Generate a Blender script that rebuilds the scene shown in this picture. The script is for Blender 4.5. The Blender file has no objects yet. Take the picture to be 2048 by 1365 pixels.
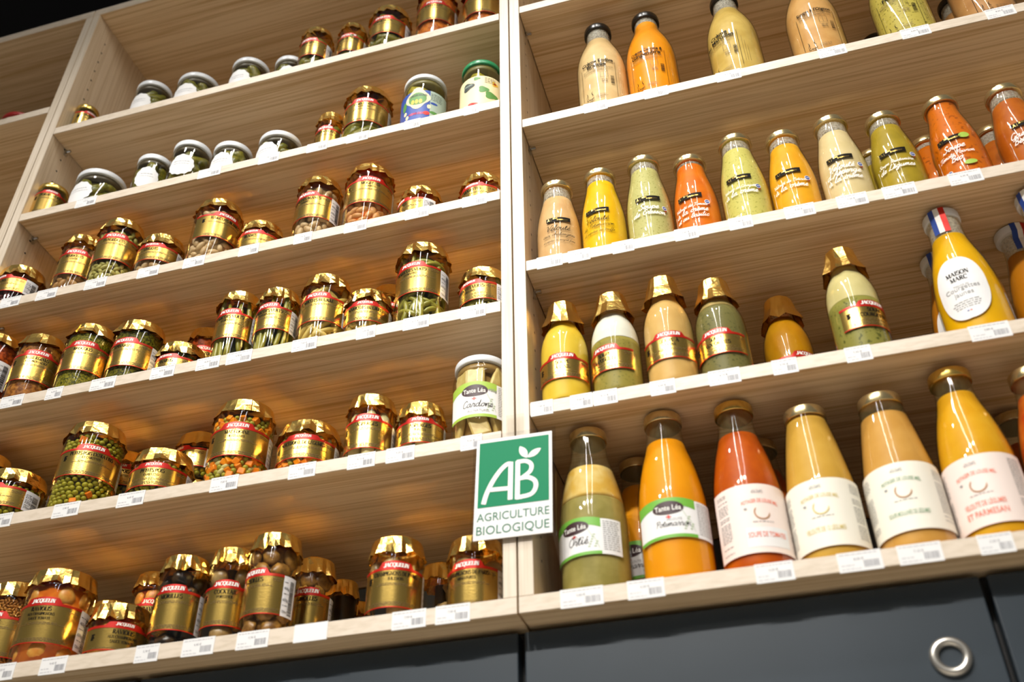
import bpy, bmesh, math, random
from mathutils import Vector, Matrix, Euler
C = bpy.context.scene.collection
SC = bpy.context.scene
random.seed(7)
PI = math.pi

# ------------------------------------------------------------------ camera
cam_d = bpy.data.cameras.new('camera')
cam = bpy.data.objects.new('camera', cam_d)
C.objects.link(cam)
CAMP = Vector((0.0, -1.064, 0.9))
YAW, PITCH, ROLL = -0.2730506, 0.66228656, -0.01434554
fw = Vector((math.sin(YAW)*math.cos(PITCH), math.cos(YAW)*math.cos(PITCH), math.sin(PITCH)))
rt = Vector((math.cos(YAW), -math.sin(YAW), 0))
up = rt.cross(fw)
r2 = math.cos(ROLL)*rt + math.sin(ROLL)*up
u2 = -math.sin(ROLL)*rt + math.cos(ROLL)*up
M = Matrix((r2, u2, -fw)).transposed().to_4x4()
M.translation = CAMP
cam.matrix_world = M
cam_d.sensor_width = 36.0
cam_d.lens = 2047.14/2048*36
cam_d.clip_start = 0.02
cam_d.dof.use_dof = True
cam_d.dof.focus_distance = 1.6
cam_d.dof.aperture_fstop = 3.7
SC.camera = cam

# ------------------------------------------------------------------ world, lamps, exposure
w = bpy.data.worlds.new('shop_ambient'); SC.world = w; w.use_nodes = True
bg = w.node_tree.nodes['Background']
bg.inputs[0].default_value = (1.0, 0.95, 0.88, 1); bg.inputs[1].default_value = 0.12
SC.view_settings.view_transform = 'Standard'
SC.view_settings.look = 'None'
SC.view_settings.gamma = 1.0
SC.view_settings.use_curve_mapping = False
SC.view_settings.exposure = 0.0
SC.cycles.max_bounces = 10
SC.cycles.diffuse_bounces = 3
SC.cycles.glossy_bounces = 4
SC.cycles.transparent_max_bounces = 24
SC.cycles.caustics_reflective = True
SC.cycles.caustics_refractive = False
SC.cycles.sample_clamp_indirect = 150.0
SC.cycles.blur_glossy = 0.03

def spot(x, y, z, tx, ty, tz, power, size=70, rad=0.04, col=(1.0, 0.96, 0.9)):
    l = bpy.data.lights.new('track_spot', 'SPOT')
    l.energy = power; l.color = col; l.shadow_soft_size = rad
    l.spot_size = math.radians(size); l.spot_blend = 0.6
    o = bpy.data.objects.new('track_spot', l); C.objects.link(o)
    o.location = (x, y, z)
    o.rotation_euler = (Vector((tx, ty, tz))-Vector((x, y, z))).to_track_quat('-Z', 'Y').to_euler()
    return o
KEY = 0.58
for x, tx in ((-1.15, -0.9), (-0.5, -0.4), (-0.02, 0.3)):      # near track, steep
    spot(x, -0.85, 3.5, tx, 0.0, 1.75, 42*KEY, 62)
for x, tx in ((-1.6, -1.0), (-0.95, -0.6), (-0.42, 0.0), (0.1, 0.4)):   # far track
    spot(x, -2.3, 3.4, tx, 0.0, 1.5, 180*KEY, 48, 0.05)
def tube(x, y0, y1, z, power):
    l = bpy.data.lights.new('ceiling_tube', 'AREA')
    l.shape = 'RECTANGLE'; l.size = 0.08; l.size_y = y1-y0; l.energy = power; l.color = (1.0, 0.95, 0.88)
    o = bpy.data.objects.new('ceiling_tube', l); C.objects.link(o)
    o.location = (x, (y0+y1)/2, z)
tube(-0.4, -3.2, -0.55, 3.42, 42*KEY)
tube(0.25, -3.2, -0.55, 3.42, 22*KEY)
for x in (-1.4, -0.45, 0.5):                                     # unseen fill panels, added so the floor bounces light onto shelf undersides
    l = bpy.data.lights.new('added_floor_fill', 'AREA'); l.shape = 'SQUARE'; l.size = 0.5; l.energy = 13; l.color = (1.0, 0.96, 0.9)
    l.spread = math.radians(70)
    o = bpy.data.objects.new('added_floor_fill', l); C.objects.link(o); o.location = (x, -1.75, 3.6)

# ------------------------------------------------------------------ materials
def lin(c):
    return tuple(((v/255.0)/12.92 if v/255.0 <= .04045 else (((v/255.0)+.055)/1.055)**2.4) for v in c)
MATS = {}
def pm(name, col, rough=.5, metal=0.0, coat=0.0, spec=.5, var=None, scale=40, bump=0, bscale=80, lo=.38, hi=.62):
    """principled material, colour in sRGB bytes; var = second colour mixed by noise"""
    if name in MATS: return MATS[name]
    m = bpy.data.materials.new(name); m.use_nodes = True
    nt = m.node_tree; b = nt.nodes['Principled BSDF']
    b.inputs['Base Color'].default_value = (*lin(col), 1)
    b.inputs['Roughness'].default_value = rough
    b.inputs['Metallic'].default_value = metal
    b.inputs['Coat Weight'].default_value = coat
    b.inputs['Specular IOR Level'].default_value = spec
    if var is not None or bump:
        tc = nt.nodes.new('ShaderNodeTexCoord')
        n = nt.nodes.new('ShaderNodeTexNoise'); n.inputs['Scale'].default_value = scale; n.inputs['Detail'].default_value = 3
        nt.links.new(tc.outputs['Object'], n.inputs['Vector'])
    if var is not None:
        r = nt.nodes.new('ShaderNodeValToRGB')
        r.color_ramp.elements[0].position = lo; r.color_ramp.elements[0].color = (*lin(col), 1)
        r.color_ramp.elements[1].position = hi; r.color_ramp.elements[1].color = (*lin(var), 1)
        nt.links.new(n.outputs['Fac'], r.inputs['Fac']); nt.links.new(r.outputs['Color'], b.inputs['Base Color'])
    if bump:
        n2 = nt.nodes.new('ShaderNodeTexNoise'); n2.inputs['Scale'].default_value = bscale; n2.inputs['Detail'].default_value = 2
        nt.links.new(tc.outputs['Object'], n2.inputs['Vector'])
        bp = nt.nodes.new('ShaderNodeBump'); bp.inputs['Strength'].default_value = bump; bp.inputs['Distance'].default_value = .002
        nt.links.new(n2.outputs['Fac'], bp.inputs['Height']); nt.links.new(bp.outputs['Normal'], b.inputs['Normal'])
    MATS[name] = m
    return m

def wood(name, sc, light, dark, rough=.45):
    m = bpy.data.materials.new(name); m.use_nodes = True
    nt = m.node_tree; b = nt.nodes['Principled BSDF']; b.inputs['Roughness'].default_value = rough
    tc = nt.nodes.new('ShaderNodeTexCoord')
    def layer(mul, scale, detail, dist):
        mp = nt.nodes.new('ShaderNodeMapping'); mp.inputs['Scale'].default_value = tuple(s*mul for s in sc)
        n = nt.nodes.new('ShaderNodeTexNoise'); n.inputs['Scale'].default_value = scale
        n.inputs['Detail'].default_value = detail; n.inputs['Distortion'].default_value = dist
        nt.links.new(tc.outputs['Object'], mp.inputs['Vector']); nt.links.new(mp.outputs['Vector'], n.inputs['Vector'])
        return n.outputs['Fac']
    a = layer(1, 5, 3, .6); f = layer(1, 26, 4, .3)
    mx = nt.nodes.new('ShaderNodeMix'); mx.data_type = 'FLOAT'; mx.inputs[0].default_value = .62
    nt.links.new(a, mx.inputs[2]); nt.links.new(f, mx.inputs[3])
    r = nt.nodes.new('ShaderNodeValToRGB')
    r.color_ramp.elements[0].position = .36; r.color_ramp.elements[0].color = (*lin(dark), 1)
    r.color_ramp.elements[1].position = .56; r.color_ramp.elements[1].color = (*lin(light), 1)
    nt.links.new(mx.outputs[0], r.inputs['Fac']); nt.links.new(r.outputs['Color'], b.inputs['Base Color'])
    return m
WOOD_H = wood('ash_laminate_along', (.14, 9, 9), (220, 195, 158), (184, 150, 104))
WOOD_V = wood('ash_laminate_upright', (9, 9, .14), (222, 203, 176), (200, 176, 142))

EDGE = wood('pale_edge_banding', (2, 9, 9), (222, 208, 190), (207, 192, 171))
EDGE_V = wood('pale_edge_banding_upright', (9, 9, .3), (224, 210, 191), (205, 189, 166))
def glass(name, tint=(.97, .98, .96)):
    m = bpy.data.materials.new(name); m.use_nodes = True
    nt = m.node_tree; nt.nodes.clear()
    out = nt.nodes.new('ShaderNodeOutputMaterial'); mix = nt.nodes.new('ShaderNodeMixShader')
    tr = nt.nodes.new('ShaderNodeBsdfTransparent'); tr.inputs[0].default_value = (*tint, 1)
    lw = nt.nodes.new('ShaderNodeLayerWeight'); lw.inputs[0].default_value = .22
    rp = nt.nodes.new('ShaderNodeValToRGB'); rp.color_ramp.elements[0].position = .35; rp.color_ramp.elements[0].color = (*tint, 1); rp.color_ramp.elements[1].color = (.5, .52, .46, 1)
    nt.links.new(lw.outputs['Facing'], rp.inputs[0]); nt.links.new(rp.outputs[0], tr.inputs[0])
    gl = nt.nodes.new('ShaderNodeBsdfGlossy'); gl.inputs['Roughness'].default_value = .035
    fr = nt.nodes.new('ShaderNodeFresnel'); fr.inputs[0].default_value = 1.5
    ge = nt.nodes.new('ShaderNodeNewGeometry'); iv = nt.nodes.new('ShaderNodeMath'); iv.operation = 'SUBTRACT'; iv.inputs[0].default_value = 1
    mu = nt.nodes.new('ShaderNodeMath'); mu.operation = 'MULTIPLY'
    nt.links.new(ge.outputs['Backfacing'], iv.inputs[1]); nt.links.new(iv.outputs[0], mu.inputs[0]); nt.links.new(fr.outputs[0], mu.inputs[1])   # only the outer face mirrors
    nt.links.new(mu.outputs[0], mix.inputs[0]); nt.links.new(tr.outputs[0], mix.inputs[1]); nt.links.new(gl.outputs[0], mix.inputs[2])
    nt.links.new(mix.outputs[0], out.inputs[0])
    return m
GLASS = glass('clear_glass')
def film(name, c, amt=.5, sc=260):
    m = bpy.data.materials.new(name); m.use_nodes = True; nt = m.node_tree
    b = nt.nodes['Principled BSDF']; b.inputs['Base Color'].default_value = (*lin(c), 1); b.inputs['Roughness'].default_value = .5
    tc = nt.nodes.new('ShaderNodeTexCoord'); n = nt.nodes.new('ShaderNodeTexNoise'); n.inputs['Scale'].default_value = sc; n.inputs['Detail'].default_value = 4
    r = nt.nodes.new('ShaderNodeValToRGB'); r.color_ramp.elements[0].position = .42; r.color_ramp.elements[0].color = (amt*.75,)*3+(1,); r.color_ramp.elements[1].position = .62; r.color_ramp.elements[1].color = (amt*1.25,)*3+(1,)
    nt.links.new(tc.outputs['Object'], n.inputs['Vector']); nt.links.new(n.outputs['Fac'], r.inputs['Fac']); nt.links.new(r.outputs['Color'], b.inputs['Alpha'])
    return m
FILM = film('soup_residue_film', (230, 222, 204), .4, 300)
FILM2 = film('thin_soup_film', (214, 196, 140), .07, 120)
FOIL = pm('gold_foil', (255, 213, 118), .2, 1.0, bump=.36, bscale=95)
FOIL_TOP = pm('gold_foil_crown', (255, 186, 76), .15, 1.0)
GOLD = pm('gold_paper', (210, 177, 94), .23, .95, bump=.04, bscale=400)
GOLD_LID = pm('gold_lacquer_lid', (226, 192, 104), .22, .92)
SILVER_LID = pm('pale_gold_lid', (218, 198, 148), .22, .9)
RED = pm('red_print', (196, 32, 20), .35, .35)
WHITE = pm('white_print', (245, 243, 238), .5, spec=.2)
BLACK = pm('black_print', (20, 17, 14), .6, spec=.1)
MICRO = pm('fine_print', (104, 82, 40), .6)
GREYP = pm('grey_print', (150, 150, 150), .6)
PAPER = pm('white_paper', (234, 234, 234), .55, spec=.2)
STICK = pm('white_sticker', (226, 226, 230), .45)
WLID = pm('white_enamel_lid', (222, 226, 230), .3)
GRLID = pm('green_enamel_lid', (40, 140, 90), .3)
BKLID = pm('black_lid', (18, 16, 14), .25)
CHROME = pm('chrome', (200, 200, 200), .15, 1.0)
BRINE = pm('brine_dark', (66, 54, 26), .4)

# ------------------------------------------------------------------ mesh helpers
class MB:
    """collects geometry; each face may carry a material slot"""
    def __init__(s): s.v = []; s.f = []; s.m = []; s.sm = []
    def add(s, vs, fs, mi=0, smooth=False):
        o = len(s.v); s.v.extend(vs)
        for f in fs:
            s.f.append(tuple(i+o for i in f)); s.m.append(mi); s.sm.append(smooth)
    def mesh(s, name, mats):
        me = bpy.data.meshes.new(name); me.from_pydata([tuple(v) for v in s.v], [], s.f)
        for m in mats: me.materials.append(m)
        me.polygons.foreach_set('material_index', s.m); me.polygons.foreach_set('use_smooth', s.sm)
        me.update(); return me
    def obj(s, name, mats, parent=None, **k):
        if not isinstance(mats, (list, tuple)): mats = [mats]
        o = bpy.data.objects.new(name, s.mesh(name, mats)); C.objects.link(o)
        if parent is not None: o.parent = parent
        for a, b in k.items(): o[a] = b
        return o
def box(mb, x0, x1, y0, y1, z0, z1, mi=0, bev=0.0):
    if bev <= 0:
        vs = [(x, y, z) for x in (x0, x1) for y in (y0, y1) for z in (z0, z1)]
        mb.add(vs, [(0, 1, 3, 2), (4, 6, 7, 5), (0, 4, 5, 1), (2, 3, 7, 6), (0, 2, 6, 4), (1, 5, 7, 3)], mi); return
    bm = bmesh.new(); bmesh.ops.create_cube(bm, size=1)
    for v in bm.verts:
        v.co = Vector(((x0+x1)/2+v.co.x*(x1-x0), (y0+y1)/2+v.co.y*(y1-y0), (z0+z1)/2+v.co.z*(z1-z0)))
    bmesh.ops.bevel(bm, geom=bm.edges[:], offset=bev, segments=2, affect='EDGES', profile=.5)
    bm.verts.index_update()
    mb.add([tuple(v.co) for v in bm.verts], [tuple(v.index for v in f.verts) for f in bm.faces], mi); bm.free()
def lathe(mb, prof, n=40, mi=0, smooth=True):
    """prof = [(r, z)] from bottom to top; r = 0 closes"""
    rings = []; vs = []
    for r, z in prof:
        if r < 1e-6: rings.append([len(vs)]); vs.append((0, 0, z))
        else:
            rings.append(list(range(len(vs), len(vs)+n)))
            vs.extend((r*math.sin(2*PI*k/n), -r*math.cos(2*PI*k/n), z) for k in range(n))
    fs = []
    for a, b in zip(rings, rings[1:]):
        for k in range(n):
            j = (k+1) % n
            if len(a) == 1 and len(b) == 1: continue
            if len(a) == 1: fs.append((a[0], b[j], b[k]))
            elif len(b) == 1: fs.append((a[k], a[j], b[0]))
            else: fs.append((a[k], a[j], b[j], b[k]))
    mb.add(vs, fs, mi, smooth)
def rad_of(prof):
    def f(z):
        for (r0, z0), (r1, z1) in zip(prof, prof[1:]):
            if z0 <= z <= z1 and z1 > z0: return r0+(r1-r0)*(z-z0)/(z1-z0)
        return prof[-1][0]
    return f
def wrap(pts, rad, off):
    """flat label coordinates (arc length, height) onto the round wall; 0 faces -y"""
    out = []
    for p in pts:
        x, z = p[0], p[1]; of = off+(p[2]*1.5e-5 if len(p) > 2 else 0)
        if rad is None: out.append((x, -of, z)); continue
        r = rad(z); a = x/r; r += of
        out.append((r*math.sin(a), -r*math.cos(a), z))
    return out
def strip(mb, a0, a1, zlo, zhi, rad, off, mi=0, n=28, nz=1, smooth=True):
    """curved patch between two height functions (of the angle)"""
    vs = []; fs = []
    for i in range(n+1):
        a = a0+(a1-a0)*i/n
        l = zlo(a) if callable(zlo) else zlo; h = zhi(a) if callable(zhi) else zhi
        for j in range(nz+1):
            z = l+(h-l)*j/nz; r = rad(z)+off
            vs.append((r*math.sin(a), -r*math.cos(a), z))
    q = nz+1
    for i in range(n):
        for j in range(nz): fs.append((i*q+j, (i+1)*q+j, (i+1)*q+j+1, i*q+j+1))
    mb.add(vs, fs, mi, smooth)
def blob2d(cx, cz, fn, n=28):
    return [(cx+fn(2*PI*k/n)*math.cos(2*PI*k/n), cz+fn(2*PI*k/n)*math.sin(2*PI*k/n)) for k in range(n)]
def patch(mb, cx, cz, fx, fz, rad, off, mi=0, n=32, rings=4, wob=None, smooth=True):
    """round or lobed sticker on the wall, as concentric rings so it follows the curve"""
    pts = [(cx, cz)]; fs = []
    for r in range(1, rings+1):
        for k in range(n):
            a = 2*PI*k/n; s = r/rings*(wob(a) if wob else 1)
            pts.append((cx+fx*s*math.cos(a), cz+fz*s*math.sin(a)))
    for k in range(n): fs.append((0, 1+k, 1+(k+1) % n))
    for r in range(rings-1):
        for k in range(n):
            a = 1+r*n+k; b = 1+r*n+(k+1) % n
            fs.append((a, a+n, b+n, b))
    mb.add(wrap(pts, rad, off), fs, mi, smooth)

# ------------------------------------------------------------------ lettering (plain, serif and script)
_tc = {}
def sans(s, bold=0.0):
    key = (s, bold)
    if key in _tc: return _tc[key]
    cu = bpy.data.curves.new('lettering', 'FONT'); cu.body = s; cu.size = 1; cu.align_x = 'CENTER'; cu.offset = bold
    cu.resolution_u = 3
    ob = bpy.data.objects.new('lettering', cu); C.objects.link(ob)
    dg = bpy.context.evaluated_depsgraph_get(); me = ob.evaluated_get(dg).to_mesh()
    vs = [(v.co.x, v.co.y) for v in me.vertices]; fs = [tuple(p.vertices) for p in me.polygons]
    ob.evaluated_get(dg).to_mesh_clear(); bpy.data.objects.remove(ob); bpy.data.curves.remove(cu)
    hh = .72
    vs = [(x/hh, y/hh) for x, y in vs]
    _tc[key] = (vs, fs); return vs, fs
STROKE = [0]
def ribbon(pts, wd, vs, fs):
    """a pen stroke: polyline with width (number or list)"""
    o = len(vs); n = len(pts); STROKE[0] = (STROKE[0]+1) % 9; q = STROKE[0]      # each stroke lies a hair above the last
    for i, (x, y) in enumerate(pts):
        a = pts[max(i-1, 0)]; b = pts[min(i+1, n-1)]
        dx, dy = b[0]-a[0], b[1]-a[1]; L = math.hypot(dx, dy) or 1
        h = (wd[i] if isinstance(wd, list) else wd)/2
        vs.append((x-dy/L*h, y+dx/L*h, q)); vs.append((x+dy/L*h, y-dx/L*h, q))
    for i in range(n-1): fs.append((o+2*i, o+2*i+1, o+2*i+3, o+2*i+2))
T_, N_ = .17, .06
# serif capitals: l = line (x0,y0,x1,y1,width), a = arc (cx,cy,rx,ry,from,to), s = serif bar (x,y,half width); last = advance
SER = {
'A': ['l.05,0,.37,1,N', 'l.35,1,.68,0,T', 'l.18,.35,.56,.35,N', 's.05,0,.1', 's.68,0,.13', .78],
'B': ['l.15,0,.15,1,T', 'a.3,.75,.2,.25,-90,90', 'a.3,.25,.26,.25,-90,90', 'l.03,.03,.35,.03,N', 'l.03,.97,.35,.97,N', 'l.15,.51,.32,.51,N', .66],
'C': ['a.4,.5,.33,.5,50,310', 'l.62,.72,.62,1,N', .7],
'D': ['l.15,0,.15,1,T', 'a.25,.5,.4,.5,-90,90', 'l.03,.03,.3,.03,N', 'l.03,.97,.3,.97,N', .75],
'E': ['l.15,0,.15,1,T', 'l.03,.97,.55,.97,N', 'l.03,.03,.58,.03,N', 'l.15,.52,.42,.52,N', 'l.53,.97,.53,.75,N', 'l.57,.03,.57,.27,N', 'l.42,.62,.42,.42,N', .64],
'F': ['l.15,0,.15,1,T', 'l.03,.97,.55,.97,N', 'l.15,.52,.42,.52,N', 'l.53,.97,.53,.75,N', 's.15,0,.14', .6],
'G': ['a.4,.5,.33,.5,50,330', 'l.66,.05,.66,.42,T', 's.64,.43,.14', .78],
'H': ['l.15,0,.15,1,T', 'l.6,0,.6,1,T', 'l.15,.52,.6,.52,N', 's.15,0,.13', 's.15,1,.13', 's.6,0,.13', 's.6,1,.13', .76],
'I': ['l.16,0,.16,1,T', 's.16,0,.14', 's.16,1,.14', .34],
'J': ['l.3,.15,.3,1,T', 'a.15,.15,.15,.17,180,360', 's.3,1,.14', .44],
'K': ['l.15,0,.15,1,T', 'l.18,.45,.55,1,N', 'l.28,.55,.6,0,T', 's.15,0,.13', 's.15,1,.13', 's.55,1,.1', 's.62,0,.12', .72],
'L': ['l.15,0,.15,1,T', 'l.03,.03,.56,.03,N', 'l.55,.03,.55,.28,N', 's.15,1,.13', .6],
'M': ['l.12,0,.12,1,N', 'l.12,1,.42,.05,T', 'l.42,.05,.72,1,N', 'l.76,0,.76,1,T', 's.12,0,.1', 's.76,0,.13', 's.1,1,.08', 's.78,1,.1', .92],
'N': ['l.12,0,.12,1,N', 'l.12,1,.6,0,T', 'l.62,0,.62,1,N', 's.12,0,.1', 's.62,1,.1', 's.08,1,.08', .76],
'O': ['a.4,.5,.33,.5,0,360', .8],
'P': ['l.15,0,.15,1,T', 'a.28,.73,.25,.27,-90,90', 'l.03,.97,.3,.97,N', 'l.15,.47,.3,.47,N', 's.15,0,.14', .62],
'Q': ['a.4,.5,.33,.5,0,360', 'l.4,.12,.75,-.18,T', .82],
'R': ['l.15,0,.15,1,T', 'a.28,.75,.24,.25,-90,90', 'l.03,.97,.3,.97,N', 'l.15,.5,.3,.5,N', 'l.32,.5,.62,0,T', 's.15,0,.13', 's.66,0,.1', .72],
'S': ['a.3,.75,.22,.25,40,250', 'a.3,.27,.24,.27,-140,75', 'l.5,.75,.5,1,N', 'l.06,.02,.06,.28,N', .58],
'T': ['l.34,0,.34,1,T', 'l.04,.97,.64,.97,N', 'l.05,.97,.05,.75,N', 'l.63,.97,.63,.75,N', 's.34,0,.15', .68],
'U': ['l.15,.3,.15,1,T', 'l.62,.3,.62,1,N', 'a.385,.3,.235,.3,180,360', 's.15,1,.13', 's.62,1,.1', .76],
'V': ['l.06,1,.36,0,T', 'l.36,0,.64,1,N', 's.06,1,.12', 's.64,1,.1', .7],
'X': ['l.06,1,.6,0,T', 'l.06,0,.6,1,N', 's.06,1,.1', 's.6,0,.1', 's.06,0,.1', 's.6,1,.1', .68],
'Z': ['l.55,1,.08,0,T', 'l.06,.97,.56,.97,N', 'l.06,.03,.58,.03,N', .62],
"'": ['l.1,1,.06,.72,T', .2], ' ': [.3], '1': ['l.2,0,.2,1,T', 's.2,0,.14', .42], '2': ['a.28,.74,.2,.26,-30,170', 'l.45,.6,.08,.03,N', 'l.06,.04,.52,.04,N', .56]}
ACC = {'É': ('E', 1), 'È': ('E', -1), 'À': ('A', -1), 'Ç': ('C', 0), 'Ê': ('E', 0)}
def serif(s, heavy=1.0, shear=0.0):
    key = ('serif', s, heavy, shear)
    if key in _tc: return _tc[key]
    vs = []; fs = []; x = 0
    for ch in s:
        acc = None
        if ch in ACC: ch, acc = ACC[ch]
        g = SER.get(ch, SER[' '])
        for st in g[:-1]:
            p = st[1:].replace('T', str(T_*heavy)).replace('N', str(N_*heavy)).split(',')
            p = [float(q) for q in p]
            if st[0] == 'l': ribbon([(x+p[0], p[1]), (x+p[2], p[3])], p[4], vs, fs)
            elif st[0] == 's': ribbon([(x+p[0]-p[2], min(max(p[1], .03), .97)), (x+p[0]+p[2], min(max(p[1], .03), .97))], N_*heavy, vs, fs)
            else:
                n = 14; A = [math.radians(p[4]+(p[5]-p[4])*i/n) for i in range(n+1)]
                ribbon([(x+p[0]+p[2]*math.cos(t), p[1]+p[3]*math.sin(t)) for t in A], [(N_+(T_-N_)*abs(math.cos(t)))*heavy for t in A], vs, fs)
        if acc is not None:
            w = g[-1]/2
            ribbon([(x+w-.08*acc, 1.08), (x+w+.1*acc, 1.24)] if acc else [(x+w-.1, -.2), (x+w+.1, -.05)], .1, vs, fs)
        x += g[-1]
    vs = [(a-x/2+shear*b, b, q) for a, b, q in vs]
    _tc[key] = (vs, fs); return vs, fs
SCR = {
'a': ([[(1, .85), (.6, 1), (.2, .7), (.15, .25), (.45, 0), (.85, .35), (1, .95), (.95, .25), (1.2, 0), (1.5, .3)]], 1.35),
'b': ([[(0, .3), (.5, 1.4), (.6, 1.95), (.4, 2), (.3, 1.2), (.3, .2), (.6, 0), (.95, .4), (.8, .9), (1.2, .8)]], 1.1),
'c': ([[(.95, .8), (.65, 1), (.25, .7), (.2, .25), (.55, 0), (1.1, .35)]], .95),
'd': ([[(1, .85), (.6, 1), (.2, .7), (.15, .25), (.45, 0), (.85, .35), (1.15, 2), (.98, .3), (1.2, 0), (1.5, .3)]], 1.35),
'e': ([[(0, .25), (.6, .5), (.75, .85), (.5, 1), (.2, .6), (.25, .15), (.6, 0), (1.05, .3)]], .95),
'f': ([[(0, .3), (.6, 1.5), (.7, 2), (.5, 1.9), (.35, .5), (.2, -.8), (0, -.9), (.2, -.2), (.8, .3)]], .8),
'g': ([[(1, .85), (.6, 1), (.2, .7), (.2, .25), (.5, .05), (.9, .4), (1, .95), (.85, -.5), (.5, -1), (.25, -.7), (1.4, .3)]], 1.3),
'h': ([[(0, .3), (.5, 1.4), (.6, 1.95), (.4, 2), (.3, 1), (.25, 0), (.5, .8), (.85, 1), (.95, .7), (.85, .2), (1.05, 0), (1.35, .3)]], 1.25),
'i': ([[(0, .3), (.35, 1), (.25, .25), (.45, 0), (.8, .3)], [(.42, 1.4), (.48, 1.52)]], .7),
'l': ([[(0, .3), (.5, 1.4), (.6, 1.95), (.4, 2), (.28, 1.2), (.25, .2), (.45, 0), (.8, .3)]], .7),
'm': ([[(0, .3), (.25, 1), (.2, 0), (.5, .9), (.75, .95), (.7, 0), (1, .9), (1.25, .95), (1.25, .2), (1.4, 0), (1.7, .3)]], 1.6),
'n': ([[(0, .3), (.25, 1), (.2, 0), (.55, .9), (.85, .95), (.8, .2), (1, 0), (1.3, .3)]], 1.2),
'o': ([[(.7, 1), (.3, .8), (.15, .3), (.5, 0), (.9, .4), (.8, .9), (.6, .95), (1.2, .85)]], 1.1),
'p': ([[(0, .3), (.3, 1), (.1, -1)], [(.25, .6), (.6, 1), (.95, .7), (.75, .1), (.35, .1), (1.1, .2)]], 1.1),
'q': ([[(1, .85), (.6, 1), (.2, .7), (.2, .25), (.5, .05), (.9, .4), (1, .95), (.9, -1), (1.4, .3)]], 1.3),
'r': ([[(0, .3), (.3, 1.1), (.45, .9), (.75, .9), (.6, .2), (.8, 0), (1.05, .3)]], .95),
's': ([[(0, .2), (.5, 1.05), (.6, .6), (.65, .2), (.35, 0), (.15, .15), (.9, .25)]], .85),
't': ([[(0, .3), (.45, 1.7), (.3, .25), (.5, 0), (.85, .3)], [(.05, 1.15), (.75, 1.2)]], .75),
'u': ([[(0, .5), (.2, 1), (.2, .2), (.45, 0), (.8, .5), (.9, 1), (.85, .2), (1.05, 0), (1.3, .3)]], 1.2),
'v': ([[(0, .8), (.2, 1), (.4, 0), (.85, .9), (1.1, .9)]], 1.0),
'x': ([[(0, .8), (.25, 1), (.7, 0), (1, .2)], [(.85, 1), (.15, 0)]], 1.0),
'z': ([[(0, .9), (.7, .95), (.1, .05), (.8, .05)]], .85),
'V': ([[(0, 1.6), (.3, 1.95), (.5, 1.5), (.7, 0), (1.5, 1.9), (1.75, 1.75)]], 1.45),
'S': ([[(1.3, 1.6), (1, 2), (.5, 1.6), (.8, 1.1), (1.15, .6), (.7, 0), (.05, .2), (.2, .5)]], 1.35),
'T': ([[(0, 1.6), (.4, 1.95), (1.7, 1.95)], [(1, 1.95), (.8, .5), (.4, 0), (.1, .25)]], 1.35),
'C': ([[(1.3, 1.6), (1, 2), (.4, 1.5), (.3, .5), (.7, 0), (1.4, .4)]], 1.3),
'P': ([[(.55, 1.8), (.3, 0)], [(0, 1.5), (.4, 1.95), (1.15, 1.9), (1.25, 1.3), (.4, 1)]], 1.25),
'A': ([[(0, .15), (.3, 0), (1.2, 2), (1.3, 0), (1.5, .1)], [(.4, .7), (1.35, .7)]], 1.5),
'L': ([[(1, 1.8), (.7, 2), (.5, 1.2), (.2, 0), (.1, .2), (.5, .1), (1.2, 0), (1.4, .3)]], 1.35),
'B': ([[(.55, 1.8), (.3, 0)], [(0, 1.5), (.5, 1.95), (1.1, 1.8), (.9, 1.1), (.6, 1.05), (1.15, .8), (1, .1), (.2, .1)]], 1.35),
'G': ([[(1.3, 1.6), (1, 2), (.4, 1.5), (.3, .5), (.7, 0), (1.2, .4), (1.3, .9), (1.2, -.4), (.7, -.5)]], 1.45),
'O': ([[(.8, 2), (.3, 1.4), (.3, .5), (.8, 0), (1.3, .6), (1.2, 1.6), (.8, 2)]], 1.45),
'N': ([[(.1, 0), (.4, 2), (1.2, 0), (1.5, 2)]], 1.6),
"'": ([[(.3, 2), (.2, 1.6)]], .4), ' ': ([], .8)}
SACC = {'é': ('e', 1), 'è': ('e', -1), 'à': ('a', -1), 'â': ('a', 2), 'ê': ('e', 2)}
def smooth_line(p, k=4):
    if len(p) < 3: return p
    out = []
    for i in range(len(p)-1):
        a = p[max(i-1, 0)]; b = p[i]; c = p[i+1]; d = p[min(i+2, len(p)-1)]
        for j in range(k):
            t = j/k
            out.append(tuple(.5*(2*b[q]+(c[q]-a[q])*t+(2*a[q]-5*b[q]+4*c[q]-d[q])*t*t+(3*b[q]-a[q]-3*c[q]+d[q])*t**3) for q in (0, 1)))
    out.append(p[-1]); return out
def script(s, wd=.16, shear=.3):
    """handwriting, scaled so a capital is 1 high"""
    key = ('script', s, wd, shear)
    if key in _tc: return _tc[key]
    vs = []; fs = []; x = 0
    for ch in s:
        acc = None
        if ch in SACC: ch, acc = SACC[ch]
        st, adv = SCR.get(ch, SCR[' '])
        for p in st:
            q = smooth_line([(x+a, b) for a, b in p])
            ribbon(q, wd*1.0, vs, fs)
        if acc: ribbon([(x+.4, 1.3), (x+.75, 1.65)] if acc == 1 else [(x+.3, 1.65), (x+.65, 1.3)] if acc == -1 else [(x+.25, 1.35), (x+.5, 1.6), (x+.8, 1.35)], wd, vs, fs)
        x += adv
    vs = [((a-x/2+shear*b)*.5, b*.5, q) for a, b, q in vs]
    _tc[key] = (vs, fs); return vs, fs
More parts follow.
